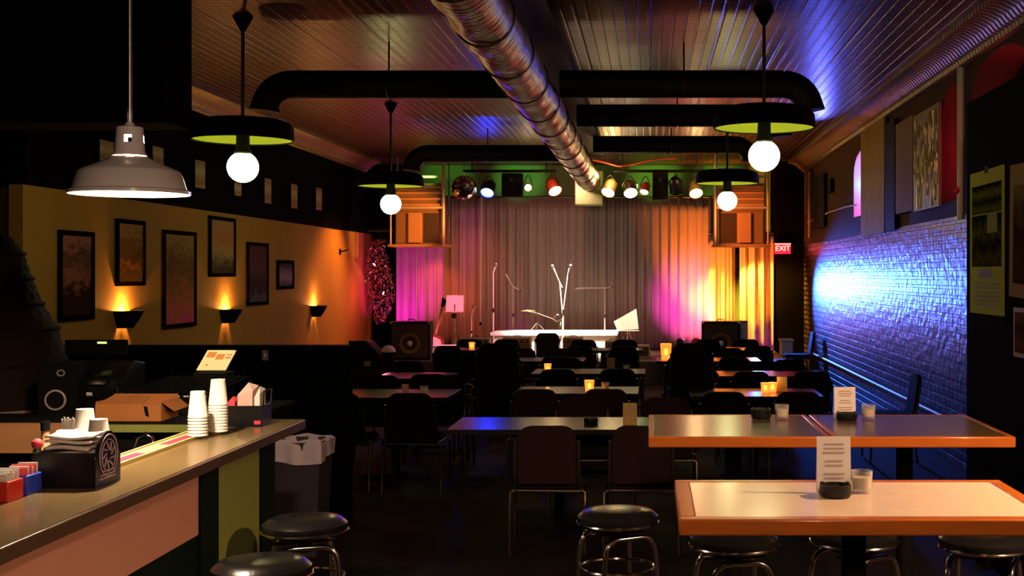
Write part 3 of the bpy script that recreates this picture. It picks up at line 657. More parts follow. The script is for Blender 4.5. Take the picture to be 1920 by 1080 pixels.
# chair on the stage
# ================================================================== FURNITURE BUILDERS
def make_chair(label, cloth, metal):
    t = thing('stacking_chair', label, 'chair')
    link('seat', MB().box(-.2,.2,-.2,.22,.42,.47), cloth, t, bevel=.025, seg=3)
    def bp(w): return [(-w,0),(w,0),(w,.28)] + [(w-.09+.09*math.cos(a), .28+.1*math.sin(a)) for a in [i*PI/2/5 for i in range(1,6)]] + [(-w+.09-.09*math.sin(a), .28+.1*math.cos(a)) for a in [i*PI/2/5 for i in range(0,5)]] + [(-w,.28)]
    mb = MB().prism(bp(.19), 'y', -.022, .022); M = Matrix.Translation((0,-.225,.46)) @ Matrix.Rotation(.14, 4, 'X'); mb.v = [tuple(M @ Vector(p)) for p in mb.v]
    link('backrest', mb, cloth, t, bevel=.012, seg=2)
    for sx in (-1, 1):
        link('leg', MB().tube([(sx*.205,.185,.415),(sx*.236,.19,.4),(sx*.24,.21,.01)], .0115, 8), metal, t)
        link('leg', MB().tube([(sx*.205,-.185,.415),(sx*.236,-.19,.4),(sx*.24,-.235,.01)], .0115, 8), metal, t)
        link('back_post', MB().tube([(sx*.204,-.185,.415),(sx*.203,-.235,.5),(sx*.203,-.245,.55),(sx*.2,-.272,.74)], .0105, 8), metal, t)
    link('seat_frame', MB().tube([(-.203,-.19,.409),(.203,-.19,.409),(.203,.19,.409),(-.203,.19,.409)], .01, 8, closed=True), metal, t)
    return t
CH = {}
CH['brown'] = make_chair('x', darkcloth, mat('bronze_tube', (.14,.11,.08), .35, .9))
CH['black'] = make_chair('x', blackcloth, darkmetal)
used = {}
def chair(x, y, rz, label, group='stacking chairs around the tables', kind='black', z=.001):
    if not used.get(kind):
        used[kind] = 1; o = CH[kind]; o.location = (x,y,z); o.rotation_euler = (0,0,rz); o['label'] = label; o['group'] = group; return o
    return dup(CH[kind], (x,y,z), rz, label, group)
def low_table(label, x0, x1, y0, y1, h=.75):
    t = thing('low_table', label, 'table', ((x0+x1)/2, (y0+y1)/2, .001), group='low dark tables'); w, d = (x1-x0)/2, (y1-y0)/2
    link('tabletop', MB().box(-w,w,-d,d,h-.03,h), lowtop, t, bevel=.004)
    link('edge_band', MB().box(-w-.004,w+.004,-d-.004,-d-.0005,h-.032,h-.001).box(-w-.004,w+.004,d+.0005,d+.004,h-.032,h-.001).box(-w-.004,-w-.0005,-d,d,h-.032,h-.001).box(w+.0005,w+.004,-d,d,h-.032,h-.001), blackwood, t)
    link('pedestal', MB().cyl((0,0,.03),(0,0,h-.03), .035, n=14), black, t)
    link('base', MB().box(-.3,.3,-.03,.03,0,.03).box(-.03,.03,-.28,.28,0,.03), black, t, bevel=.006)
    link('mounting_plate', MB().box(-.14,.14,-.14,.14,h-.05,h-.031), black, t)
    return t
def high_table(label, x0, x1, y0, y1, topm, edgem, h=1.07, th=.045, border=.05):
    t = thing('high_table', label, 'table', ((x0+x1)/2, (y0+y1)/2, .001), group='high bar tables'); w, d = (x1-x0)/2, (y1-y0)/2; b = border
    link('tabletop', MB().box(-w+b,w-b,-d+b,d-b,h-th,h), topm, t)
    e = MB().box(-w,w,-d,-d+b-.0005,h-th-.004,h+.001).box(-w,w,d-b+.0005,d,h-th-.004,h+.001).box(-w,-w+b-.0005,-d+b,d-b,h-th-.004,h+.001).box(w-b+.0005,w,-d+b,d-b,h-th-.004,h+.001)
    link('wood_edge', e, edgem, t, bevel=.006)
    link('pedestal', MB().cyl((0,0,.03),(0,0,h-th), .04, n=14), black, t)
    link('base', MB().box(-.32,.32,-.035,.035,0,.03).box(-.035,.035,-.3,.3,0,.03), black, t, bevel=.006)
    link('mounting_plate', MB().box(-.16,.16,-.16,.16,h-th-.02,h-th-.001), black, t)
    return t
def make_stool(label, loc, rz):
    t = thing('bar_stool', label, 'stool', loc, rz, group='chrome bar stools with black seats')
    link('seat', MB().lathe([(.005,.752),(.1,.751),(.155,.742),(.18,.722),(.183,.7),(.176,.686),(.005,.684)], 40), blackvinyl, t)
    link('seat_ring', MB().tube([(.181*math.cos(a*PI/20), .181*math.sin(a*PI/20), .692) for a in range(40)], .007, 8, closed=True), chrome, t)
    link('swivel_plate', MB().cyl((0,0,.655),(0,0,.684), .1, n=24).cyl((0,0,.6),(0,0,.66), .03, n=14), darkmetal, t)
    for k in range(2):
        a0 = k*PI+PI/4; a1 = a0+PI/2; pts = []
        A0 = Vector((math.cos(a0), math.sin(a0), 0)); A1 = Vector((math.cos(a1), math.sin(a1), 0)); r1, r2 = .175, .215
        top = [A0*r1+Vector((0,0,.6)), A1*r1+Vector((0,0,.6))]
        dirv = (A1-A0).normalized()
        pts = [A0*r2+Vector((0,0,.008)), A0*r1*1.02+Vector((0,0,.56))]
        for i in range(1, 6):
            q = i*PI/2/6; pts.append(A0*r1+dirv*(.07*(1-math.cos(q)))+Vector((0,0,.57+.07*math.sin(q))))
        pts += [A0*r1+dirv*.07+Vector((0,0,.64)), A1*r1-dirv*.07+Vector((0,0,.64))]
        for i in range(5, 0, -1):
            q = i*PI/2/6; pts.append(A1*r1-dirv*(.07*(1-math.cos(q)))+Vector((0,0,.57+.07*math.sin(q))))
        pts += [A1*r1*1.02+Vector((0,0,.56)), A1*r2+Vector((0,0,.008))]
        link('leg_frame', MB().tube(pts, .0125, 10), chrome, t)
    link('cross_bar', MB().box(-.13,.13,-.012,.012,.636,.648).box(-.012,.012,-.13,.13,.636,.648), darkmetal, t)
    link('foot_ring', MB().tube([(.166*math.cos(a*PI/20), .166*math.sin(a*PI/20), .49) for a in range(40)], .009, 8, closed=True), chrome, t)
    return t
ST = make_stool('chrome bar stool standing alone left of the pale high table', (-.143, 5.6, .001), math.radians(29))
SL = [(.345, 5.13, 12, 'chrome bar stool under the left end of the pale table'), (.85, 5.2, 40, 'chrome bar stool under the middle of the pale table'), (1.36, 5.1, 66, 'chrome bar stool under the right end of the pale table'),
      (-1.49, 5.42, 20, 'black seated bar stool at the bar end before the bin'), (-1.43, 4.62, 70, 'black seated bar stool at the bar nearest the viewer')]
for x, y, a, lab in SL: dup(ST, (x, y, .001), math.radians(a), lab)
# high tables
high_table('pale cream high table with orange wood edge', .088, 1.24, 3.72, 4.44, creamtop, oak, border=.052)
high_table('dark topped high table with oak edge, left of the joined pair', -.005, .812, 5.61, 6.5, walnut, oak, border=.03)
high_table('dark topped high table with oak edge, against the black partition', .822, 1.64, 5.61, 6.5, walnut, oak, border=.03)
# table cards, ashtrays, glasses
def ashtray(label, x, y, z, r=.042, h=.035, grp=None):
    t = thing('ashtray', label, 'ashtray', (x,y,z), group=grp)
    link('bowl', MB().lathe([(.005,0),(r*.9,0),(r,h*.2),(r,h),(r*.88,h),(r*.82,h*.3),(.005,h*.25)], 28), blackplastic, t)
    for k in range(3):
        a = k*2*PI/3+.5; link('rest_notch', MB().box(r*.84,r*1.01,-.006,.006,h,h+.004, Matrix.Rotation(a,4,'Z')), blackplastic, t)
def tent(label, x, y, z, w, h, m=paper, lines=True, grp='table cards'):
    t = thing('table_card', label, 'menu card', (x,y,z), group=grp)
    mb = MB(); mb.prism([(-.018,0),(-.015,0),(.0,h),(.015,0),(.018,0),(.001,h+.002),(-.001,h+.002)], 'x', -w/2, w/2)
    link('folded_card', mb, m, t, smooth=False)
    if lines:
        k = MB(); rr = random.Random(int(x*100))
        for i in range(9):
            if i in (3, 6): continue
            z0 = h*(.86-.075*i); yy = -.0175*(1-z0/h)-.0015; ww = w*rr.uniform(.22,.36)
            k.add([(-ww,yy-.0003,z0),(ww,yy-.0003,z0),(ww,yy+.0001,z0+.005),(-ww,yy+.0001,z0+.005)], [(0,1,2,3)])
        link('print_lines', k, mat('grey_ink', (.45,.33,.28), .8), t, smooth=False)
def glass(label, x, y, z, r=.036, h=.072, lit=False):
    t = thing('drinking_glass' if not lit else 'candle_holder', label, 'glass' if not lit else 'candle', (x,y,z), group='glass tumblers' if not lit else 'lit candle glasses')
    if not lit:
        link('tumbler', MB().lathe([(.001,0),(r*.88,0),(r,h),(r*.93,h),(r*.82,.012),(.001,.012)], 28), glassm, t)
        link('wax', MB().cyl((0,0,.0125),(0,0,.05), r*.78, n=20), mat('pale_wax', (.9,.8,.62), .5), t)
    else:
        link('candle_glass', MB().lathe([(.001,0),(r*.8,0),(r*.85,h*.3),(r,h),(r*.94,h),(r*.78,h*.3),(.001,.01)], 20), candwax, t)
        link('wax', MB().cyl((0,0,.011),(0,0,h*.3), r*.7, n=16), mat('amber_wax', (.9,.55,.25), .5, emit=(1,.4,.1), estr=1.5), t)
        link('flame', MB().sphere((0,0,h*.5), r*.38, 10, 8, (1,1,1.7)), flame, t)
        light('POINT', 'candle_light', (x, y, z+h+.05), .5, (1,.5,.15), size=.02)
HT = 1.073
tent('white table card with grey lines standing on the pale table', .612, 4.17, HT, .112, .185)
ashtray('black round ashtray in front of the pale table card', .608, 4.1, HT, .052, .04)
glass('clear tumbler beside the table card on the pale table', .708, 4.18, HT)
tent('grey white table card on the right dark high table', .985, 6.33, HT, .108, .155)
ashtray('black ashtray under the card on the right dark high table', .985, 6.26, HT, .052, .035)
glass('clear tumbler on the dark high table by the partition', 1.1, 6.3, HT)
ashtray('black ashtray on the left dark high table', .56, 6.3, HT, .05, .05)
glass('clear tumbler on the left dark high table', .665, 6.3, HT)
# low tables and chairs
TB = [
 ('long dark glossy table reflecting a blue streak', -1.37, .1, 8.45, 9.2, 'the blue streaked table'),
 ('dark table with a lit candle in the middle of the room', -1.2, -.1, 11.0, 11.7, 'the middle candle table'),
 ('dark table with a pink card, at the left of the room', -2.75, -1.72, 10.65, 11.45, 'the pink card table'),
 ('dark table with two lit candles beside the brick wall', .36, 1.5, 10.75, 11.5, 'the two candle table'),
 ('dark table glowing pink at the left of the room', -2.8, -2.05, 12.6, 13.4, 'the pink glowing table'),
 ('dark table behind the middle candle table', -1.25, -.05, 13.2, 13.9, 'the second middle table'),
 ('dark table lit blue by the brick wall', .72, 1.85, 12.9, 13.6, 'the blue lit table'),
 ('dark table in the third row left of the middle', -1.95, -.8, 15.1, 15.8, 'the third row left table'),
 ('dark table in the third row beside the right globe lamp', .08, 1.35, 15.1, 15.8, 'the third row right table'),
 ('dark table nearest the left floor speaker', -2.9, -1.9, 17.3, 18.0, 'the table nearest the left floor speaker'),
 ('dark table nearest the middle of the stage', -1.2, -.1, 17.2, 17.9, 'the table nearest the drum riser'),
 ('dark table nearest the right floor speaker', .6, 1.7, 17.3, 18.0, 'the table nearest the right floor speaker'),
]
for k, (lab, x0, x1, y0, y1, nm) in enumerate(TB):
    low_table(lab, x0, x1, y0, y1)
    xc = (x0+x1)/2; off = max(.29, min(.3, (x1-x0)*.27))
    kind = 'brown' if k in (0, 1, 7) else 'black'
    rr = random.Random(k)
    for s, side in ((-1, 'left'), (1, 'right')):
        if k == 0:
            chair(-.66 if s < 0 else -.05, 8.22, rr.uniform(-.05,.05), 'brown padded chair on the near side of %s, %s one' % (nm, side), kind='brown')
            chair(-.52 if s < 0 else .12, 9.52, PI+rr.uniform(-.05,.05), 'brown padded chair on the far side of %s, %s one' % (nm, side), kind='brown')
        else:
            j = rr.uniform(-.03,.03)
            chair(xc+s*off+j, y0-.2-rr.uniform(0,.06), rr.uniform(-.08,.08), '%s chair on the near side of %s, %s one' % (kind, nm, side), kind=kind)
            if k not in (1, 3): chair(xc+s*off-j, y1+.2+rr.uniform(0,.06), PI+rr.uniform(-.08,.08), '%s chair on the far side of %s, %s one' % (kind, nm, side), kind=kind)
# chair stacks
for (x, y, rz, n, nm) in ((-1.5, 12.15, .3, 4, 'the stack between the pink card and middle tables'), (.42, 12.15, -.1, 4, 'the stack between the middle and blue lit tables')):
    for i in range(n):
        chair(x-.04*i*math.sin(rz), y+.04*i*math.cos(rz), rz, 'black stacking chair, %s in %s' % (['lowest','second up','third up','topmost'][i], nm), group='chairs in stacks', z=.001+.1*i)
chair(at(1027.4,0,20.79).x, 20.79, .05, 'black padded chair standing on the stage before the white riser', group='chairs at the stage')
chair(2.3, 12.1, PI/2, 'black padded chair at the wall end of the two candle table', group='chairs by the brick wall')
chair(2.45, 20.9, PI/2, 'black padded chair against the brick wall by the pale cabinet', group='chairs by the brick wall')
t = thing('small_cabinet', 'pale cabinet standing in the blue light at the wall', 'cabinet', (2.42, 22.2, .001))
link('body', MB().box(-.1,.1,-.2,.2,0,.62), boxblue, t, bevel=.005); link('top', MB().box(-.12,.12,-.22,.22,.622,.65), boxblue, t); link('door', MB().box(-.09,.09,-.215,-.201,.04,.58), boxblue, t); link('knob', MB().sphere((.06,-.225,.32), .014, 12, 8), steel, t)
LT = .752
glass('lit candle glass on the middle candle table', at(1105,0,11.2).x, 11.2, LT, .045, .1, True)
glass('lit candle glass on the two candle table, left one', at(1435,0,11.05).x, 11.05, LT, .042, .09, True)
glass('lit candle glass on the two candle table, right one beside the gold card', at(1450,0,11.15).x-.005, 11.15, LT, .04, .085, True)
glass('lit candle glass on the second middle table', at(1027,0,13.4).x, 13.4, LT, .04, .09, True)
glass('tall bright candle glass on the third row right table', .2, 15.3, LT, .07, .2, True)
glass('lit candle glass on the table nearest the left floor speaker', at(838,0,17.6).x+.35, 17.6, LT, .045, .09, True)
tent('gold card beside the candles on the two candle table', at(1462,0,11.2).x+.02, 11.2, LT, .09, .13, goldpaper)
tent('gold card standing at the right of the blue streaked table', at(1182,0,8.9).x, 8.72, LT, .098, .15, goldpaper)
tent('olive card on the second middle table', -.42, 13.6, LT, .09, .14, mat('olive_card', (.25,.17,.06), .7))
tent('pink card on the dark table at the left of the room', at(764,0,11).x, 10.9, LT, .06, .09, mat('pink_card', (.6,.2,.2), .7))
ashtray('black ashtray on the blue streaked table', at(1108,0,8.8).x, 8.8, LT, .05, .04)
glass('clear tumbler on the pink card table', at(797,0,11).x, 10.95, LT)
glass('clear tumbler on the second middle table', -.25, 13.5, LT)
glass('clear tumbler on the middle candle table', -.4, 11.3, LT)

# ================================================================== BAR
t = thing('bar_counter', 'long bar counter with brown top and pink and green front panels', 'bar', (0,0,.001))
BX0, BX1, BY0, BY1 = -2.115, -1.74, 2.2, 6.3
link('bar_top', MB().box(BX0,BX1,4.5,BY1,1.03,1.07).box(-2.2,BX1,BY0,4.499,1.03,1.07), bartop, t)
link('top_edge', MB().box(BX1+.0005,BX1+.012,BY0,BY1,1.022,1.068), mat('dark_edge', (.09,.055,.03), .3), t, bevel=.004)
link('front_panel', MB().box(-1.82,-1.8,BY0,5.0,.76,1.029), pinkpanel, t)
link('front_panel', MB().box(-1.82,-1.8,5.2,5.78,.2,1.029), greenpanel, t)
for y in (5.0, 5.78): link('post', MB().box(-1.84,-1.785,y+.002,y+.198,0,1.028), tealpost, t, bevel=.004)
link('carcass', MB().box(-2.06,-1.83,BY0,5.98,.0,1.028), black, t)
link('kick_panel', MB().box(-1.82,-1.805,BY0,5.0,.0,.758), tealpost, t)
r = thing('bar_mat', 'pale rail mat with magenta print along the bar edge', 'bar mat', (-2.055, 0, 1.071), group=None)
link('mat_sheet', MB().box(-.055,.055,4.5,5.85,0,.008), mat('pale_rubber', (.75,.62,.25), .5), r, bevel=.003)
link('printed_stripe', MB().box(-.02,.025,4.55,5.05,.0082,.0092).box(-.02,.025,5.3,5.6,.0082,.0092), mat('magenta_print', (.7,.05,.12), .5), r)
link('raised_edge', MB().box(-.055,-.045,4.5,5.85,.0085,.014).box(.045,.055,4.5,5.85,.0085,.014), mat('pale_rubber', (.75,.62,.25), .5), r)
BT = 1.071
# napkin caddy
t = thing('napkin_caddy', 'black bar caddy with a round emblem, full of napkins', 'caddy', (-1.99, 4.36, BT))
link('tray', MB().box(-.11,.1,-.1,.1,0,.01).box(-.11,.1,-.1,-.09,.01,.12).box(-.11,.1,.09,.1,.01,.12).box(-.11,-.1,-.09,.09,.01,.12).box(.09,.1,-.09,.09,.01,.1), blackplastic, t)
pl = [(-.1,0),(.1,0),(.1,.1)] + [(.085*math.cos(a)*1.0, .1+.085*math.sin(a)) for a in [i*PI/12 for i in range(0,13)]] + [(-.1,.1)]
link('emblem_plate', MB().prism(pl, 'x', .101, .107), blackplastic, t)
emb = mat('pale_emblem', (.45,.32,.42), .5)
e = MB()
for rr_ in (.072, .055): e.tube([(.109, rr_*math.cos(a*PI/16), .1+rr_*math.sin(a*PI/16)) for a in range(32)], .0022, 6, closed=True)
for k in range(9):
    a = k*2*PI/9; e.tube([(.109, .02*math.cos(a), .1+.02*math.sin(a)), (.109, .048*math.cos(a+.5), .1+.048*math.sin(a+.5))], .003, 6)
link('round_emblem', e, emb, t)
for k in range(3): link('slot_line', MB().box(.1072,.1082,-.07+.01*k,.06-.008*k,.022+.012*k,.026+.012*k), emb, t)
grp = 'napkins in the black caddy'
for k in range(9):
    n = thing('napkin_bundle', 'folded white napkins in the black caddy, %s layer' % ['lowest','second','third','fourth','fifth','sixth','seventh','eighth','topmost'][k], 'napkins', (-1.995+.003*(k % 3), 4.355, BT+.0165+.0185*k), rot=(0, 0, .05*math.sin(k*2.1)), group=grp)
    def nf(u, v, k=k): return (-.076+.152*u, -.074+.148*v, .004*math.sin(u*5+k)+.003*math.sin(v*6+k*2)+.006)
    link('folded_sheet', MB().grid(nf, 12, 8), paper, n, solid=.009)
# condiment packets at the near end
for k, (x, lab, m1, m2) in enumerate(((25, 'blue box of sweetener packets left of the napkin caddy', blueplastic, paper), (-12, 'red and white packet box at the near end of the bar', redplastic, paper))):
    t = thing('packet_box', lab, 'packets', (-2.085, 4.17-.125*k, BT), group='packet boxes on the bar')
    link('box', MB().box(-.04,.04,-.05,.05,0,.065), m1, t, bevel=.004)
    for i in range(6): link('packet', MB().box(-.032,.032,-.042+.0145*i,-.036+.0145*i,.0655,.09+.004*(i % 3)), m2 if i % 2 else (pinkplastic if k == 0 else m2), t)
    link('printed_mark', MB().tube([(.012*math.cos(a*PI/8)-.01, -.0515, .035+.012*math.sin(a*PI/8)) for a in range(16)], .003, 6, closed=True), paper, t)
# bottle, straws
t = thing('sauce_bottle', 'brown bottle with a dark cap behind the napkin caddy', 'bottle', (at(85,0,5.02).x, 5.02, .888))
link('bottle_body', MB().lathe([(.001,0),(.035,.002),(.036,.17),(.03,.2),(.016,.24),(.015,.285)], 24), mat('brown_bottle_glass', (.55,.32,.14), .1, coat=.4), t)
link('cap', MB().cyl((0,0,.286),(0,0,.322), .018, n=16), black, t)
t = thing('garnish_bottle', 'red and green topped bottle left of the brown bottle', 'bottle', (at(70,0,4.53).x, 4.53, .901))
link('bottle_body', MB().lathe([(.001,0),(.025,.002),(.026,.22),(.012,.27)], 20), mat('dark_green_glass', (.02,.08,.01), .15), t); link('stopper', MB().sphere((0,0,.285), .02, 14, 10), pinkplastic, t)
t = thing('straw_holder', 'white straw holder behind the napkin caddy', 'straws', (at(128,0,4.72).x, 4.72, .95))
link('holder', MB().box(-.035,.035,-.03,.03,0,.265), white, t, bevel=.004)
for i in range(7): link('straw', MB().cyl((-.02+.007*i,.0,.255),(-.022+.0075*i,.003*(i % 3-1),.305+.006*(i % 2)), .0035, n=8), paper, t)
# cups
def cup_stack(label, x, Y, z, n, step, r=.043, ch=.095):
    for k in range(n):
        t = thing('foam_cup', label % ['lowest','second','third','fourth','fifth','sixth','seventh','eighth','ninth','tenth'][k] if k < n-1 else label % 'topmost', 'cup', (x, Y, z+step*k), group='upturned foam cups')
        h = ch
        link('cup_wall', MB().lathe([(r,0),(r,.005),(.965*r,.007),(r*.72,h),(.001,h),(.001,h-.003),(r*.72-.0006,h-.003),(.965*r-.0006,.007),(.982*r,0),(r,0)], 32), foamcup, t)
cup_stack('upturned foam cup, %s in the short stack on the bar mat', at(371,0,5.55).x, 5.55, BT+.015, 7, .0135, ch=.115)
cup_stack('upturned foam cup, %s in the tall stack on the bar mat', at(409,0,5.7).x, 5.7, BT+.015, 10, .0135, ch=.115)
cup_stack('upturned foam cup, %s in the stack behind the napkin caddy', at(161,0,4.8).x-.004, 4.8, .955, 10, .026)
cup_stack('upturned foam cup, %s in the stack right of the caddy emblem', at(191,0,4.68).x-.012, 4.68, BT+.015, 4, .026)
# far end caddy
t = thing('bar_caddy', 'black caddy stuffed with crumpled papers at the far bar end', 'caddy', (at(462,0,6.05).x, 6.05, BT))
link('tray', MB().box(-.1,.1,-.07,.07,0,.008).box(-.1,.1,-.07,-.06,.008,.1).box(-.1,.1,.06,.07,.008,.1).box(-.1,-.09,-.06,.06,.008,.1).box(.09,.1,-.06,.06,.008,.1), blackplastic, t)
link('wire_divider', MB().tube([(.098,-.06,.08),(.105,-.06,.17),(.105,.06,.17),(.098,.06,.08)], .003, 6), chrome, t)
link('tag', MB().box(.06,.09,-.0725,-.0705,.012,.03), mat('magenta_print', (.7,.05,.12), .5), t)
for k, (lab, m, pts, zz) in enumerate((('pink folded napkin in the far bar caddy', mat('pink_paper', (.75,.5,.42), .7), [(-.03,-.04),(.045,-.05),(.05,.03),(-.02,.045)], .165), ('white crumpled paper in the far bar caddy', paper, [(.052,-.045),(.08,-.05),(.078,.045),(.056,.04)], .15), ('red packet in the far bar caddy', pinkplastic, [(-.085,-.05),(-.04,-.05),(-.04,.04),(-.085,.045)], .11))):
    n = thing('paper_wad', lab, 'paper', (at(462,0,6.05).x, 6.05, BT+.0085))
    mb = MB(); K = len(pts); cx = sum(a for a, b in pts)/K; cy = sum(b for a, b in pts)/K
    vs = [(a, b, 0) for a, b in pts]+[(a, b, zz*(.85+.25*((i*7) % 3)/2)) for i, (a, b) in enumerate(pts)]+[(cx, cy, zz*1.2)]
    mb.add(vs, [tuple(range(K-1,-1,-1))]+[(i, (i+1) % K, K+(i+1) % K, K+i) for i in range(K)]+[(K+i, K+(i+1) % K, 2*K) for i in range(K)])
    link('folded_sheet', mb, m, n, smooth=False)
# bar return counter
t = thing('return_counter', 'bar return counter with painted green light on its edge and wood front', 'counter', (0,0,.001))
link('counter_top', MB().box(-3.6,-2.16,6.36,6.86,.996,1.036), black, t)
link('green_lit_edge', MB().box(-2.76,-2.16,6.345,6.359,.998,1.036), mat('green_light_strip', (.3,.34,.08), .4), t)  # green light along the counter edge, put into this strip's colour
link('wood_front', MB().box(-3.6,-2.77,6.33,6.359,.895,1.045), mat('light_wood_front', (.5,.24,.1), .5, var=.25, vscale=7, stretch=(.6,1,5)), t)
link('carcass', MB().box(-3.6,-2.18,6.4,6.84,0,.995), black, t)
t = thing('sink_unit', 'dark steel sink unit behind the bar', 'sink', (0,0,.001))
link('basin', MB().box(-2.62,-2.17,3.9,6.3,0,.86).box(-2.64,-2.15,3.9,6.3,.861,.885), darkmetal, t)
link('shelf', MB().box(-2.4,-2.16,4.4,4.95,.886,.899), darkmetal, t)
link('riser_block', MB().box(-2.3,-2.14,4.56,4.9,.9,.949), darkmetal, t)
t = thing('faucet', 'chrome swan neck faucet behind the bar mat', 'faucet', (at(272,0,5.9).x, 5.9, .887))
link('spout', MB().tube([(-.05,0,.0),(-.05,0,.1),(-.035,0,.145),(0,0,.16),(.03,0,.145),(.04,0,.11)], .011, 10), chrome, t); link('base', MB().cyl((-.05,0,0),(-.05,0,.02), .024, n=16), chrome, t)
link('lever', MB().tube([(-.05,0,.06),(-.05,-.05,.08)], .006, 8), chrome, t)
# cardboard box
t = thing('cardboard_box', 'orange cardboard box with open flaps on the return counter', 'box', (at(258,0,6.6).x, 6.6, 1.0395))
link('box_body', MB().box(-.17,.17,-.12,-.115,0,.085).box(-.17,.17,.115,.12,0,.12).box(-.17,-.165,-.115,.115,0,.1).box(.165,.17,-.115,.115,0,.1).box(-.165,.165,-.115,.115,0,.004), cardb, t, smooth=False)
link('flap', MB().add([(-.165,-.118,.086),(.07,-.118,.086),(.07,-.0,.12),(-.12,-.0,.125)], [(0,1,2,3)]), cardb, t, solid=.004, smooth=False)
link('flap', MB().add([(.17,-.115,.1),(.17,.115,.1),(.235,.1,.055),(.235,-.1,.05)], [(0,1,2,3)]), cardb, t, solid=.004, smooth=False)
link('hand_slot', MB().add([(.09,-.1215,.03),(.11,-.1215,.02),(.1,-.1215,.075),(.08,-.1215,.078)], [(0,1,2,3)]), black, t, smooth=False)
# service counter and machines
t = thing('service_counter', 'black service counter in front of the half wall', 'counter', (0,0,.001))
link('counter_top', MB().box(-5.0,-2.43,7.0,8.7,.9,.93), black, t, bevel=.004); link('carcass', MB().box(-4.98,-2.46,7.04,8.66,0,.899), black, t)
SC = .932
t = thing('wire_rack', 'low black wire rack with a dotted front edge', 'rack', (-2.7, 7.35, SC))
for k in range(14): link('wire', MB().tube([(-.24+k*.037,-.38,.2),(-.24+k*.037,.38,.24)], .005, 6), black, t)
link('front_rail', MB().box(-.26,.26,-.392,-.386,.17,.195), black, t)
for k in range(10): link('rail_stud', MB().box(-.235+k*.05,-.208+k*.05,-.4,-.3925,.186,.194), paper, t)
for sx in (-1, 1):
    for sy in (-1, 1): link('leg', MB().cyl((sx*.24,sy*.37,.001),(sx*.24,sy*.37,.21), .008, n=8), darkmetal, t)
p = at(398, 676, 7.9)
t = thing('menu_board', 'bright tilted menu sheet on a black stand behind the cups', 'menu', (p.x, 7.9, SC))
M = Matrix.Translation((0,0,.26)) @ Matrix.Rotation(math.radians(-52), 4, 'X')
mb = MB().box(-.1,.085,-.004,.004,0,.19); mb.v = [tuple(M @ Vector((v[0]+v[2]*.1, v[1], v[2]))) for v in mb.v]
link('sheet', mb, mat('glossy_menu_paper', (.85,.74,.5), .35), t)
for (a, b_, c, d) in ((-.085,-.03,.12,.17),(-.02,.03,.1,.15),(.04,.075,.11,.125),(.04,.075,.14,.15),(-.06,-.045,.04,.055)):
    mb = MB().box(a,b_,-.0055,-.0045,c,d); mb.v = [tuple(M @ Vector((v[0]+v[2]*.1, v[1], v[2]))) for v in mb.v]
    link('print_block', mb, mat('orange_ink', (.6,.22,.06), .5), t)
link('stand', MB().box(-.1,.1,-.06,.12,0,.25), black, t, bevel=.006)
light('SPOT', 'menu_spot', (p.x, 7.6, 2.62), 110, (1,.7,.36), aim=(p.x, 7.93, 1.25), size=.03, angle=15, blend=.35)  # narrow spot aimed down at the menu sheet, no fixture modelled
t = thing('cash_register', 'black cash register with a small green display', 'cash register', (at(225,0,7.9).x, 7.6, SC-.0))
link('drawer', MB().box(-.24,.24,-.2,.2,0,.13), black, t, bevel=.006); link('body', MB().prism([(-.2,.131),(.2,.131),(.2,.32),(.06,.34),(-.2,.2)], 'x', -.2, .2), blackplastic, t, bevel=.006)
link('screen', MB().box(-.2,.17,-.02,.02,.38,.47), black, t, bevel=.005)
link('pole', MB().cyl((0,.05,.34),(0,.02,.4), .02, n=10), black, t)
link('green_display', MB().box(.0,.055,-.024,-.0205,.448,.459), mat('lit_green_display', (.5,.7,.1), .4, emit=(.7,.9,.2), estr=2), t)
link('keypad', MB().add([(-.1,-.195,.215),(.12,-.195,.215),(.12,-.08,.29),(-.1,-.08,.29)], [(0,1,2,3)]), darkmetal, t, solid=.006)
link('receipt', MB().add([(-.02,-.204,.15),(.05,-.204,.15),(.05,-.21,.17),(-.02,-.21,.17)], [(0,1,2,3)]), paper, t, solid=.003)
t = thing('paper_slip', 'orange paper slips lying beside the cash register', 'paper', (at(215,0,7.2).x, 7.25, SC))
link('sheet', MB().box(-.07,.07,-.06,.06,0,.004), mat('orange_paper', (.6,.32,.06), .6), t); link('clip', MB().box(-.01,.02,-.06,-.04,.0045,.02), steel, t)
t = thing('bar_speaker', 'small black speaker with a silver cone ring behind the wood front', 'speaker', (at(100,0,7.15).x, 7.2, SC), .12)
link('cabinet', MB().box(-.11,.11,0,.16,0,.36), black, t, bevel=.006)
w = link('woofer_ring', MB().tube([(.054*math.cos(a*PI/16)-.01, -.006, .145+.054*math.sin(a*PI/16)) for a in range(32)], .007, 8, closed=True), mat('grey_ring', (.45,.38,.36), .4), t)
link('woofer_cone', MB().lathe([(.01,-.02),(.05,.004)], 24, M=Matrix.Translation((-.01,-.006,.145)) @ Matrix.Rotation(PI/2,4,'X')), black, w)
link('tweeter', MB().tube([(.02*math.cos(a*PI/10)+.02, -.006, .3+.016*math.sin(a*PI/10)) for a in range(20)], .004, 6, closed=True), mat('grey_ring', (.45,.38,.36), .4), t)
t = thing('wicker_basket', 'dark woven bell shaped basket at the left end of the bar', 'basket', (at(-8,0,8.0).x, 8.0, SC))
bp_ = [(.46,0),(.42,.3),(.36,.52),(.27,.68),(.21,.84),(.16,1.0),(.09,1.1),(.02,1.13)]
wk = mat('dark_wicker', (.02,.011,.006), .7, spec=.1)
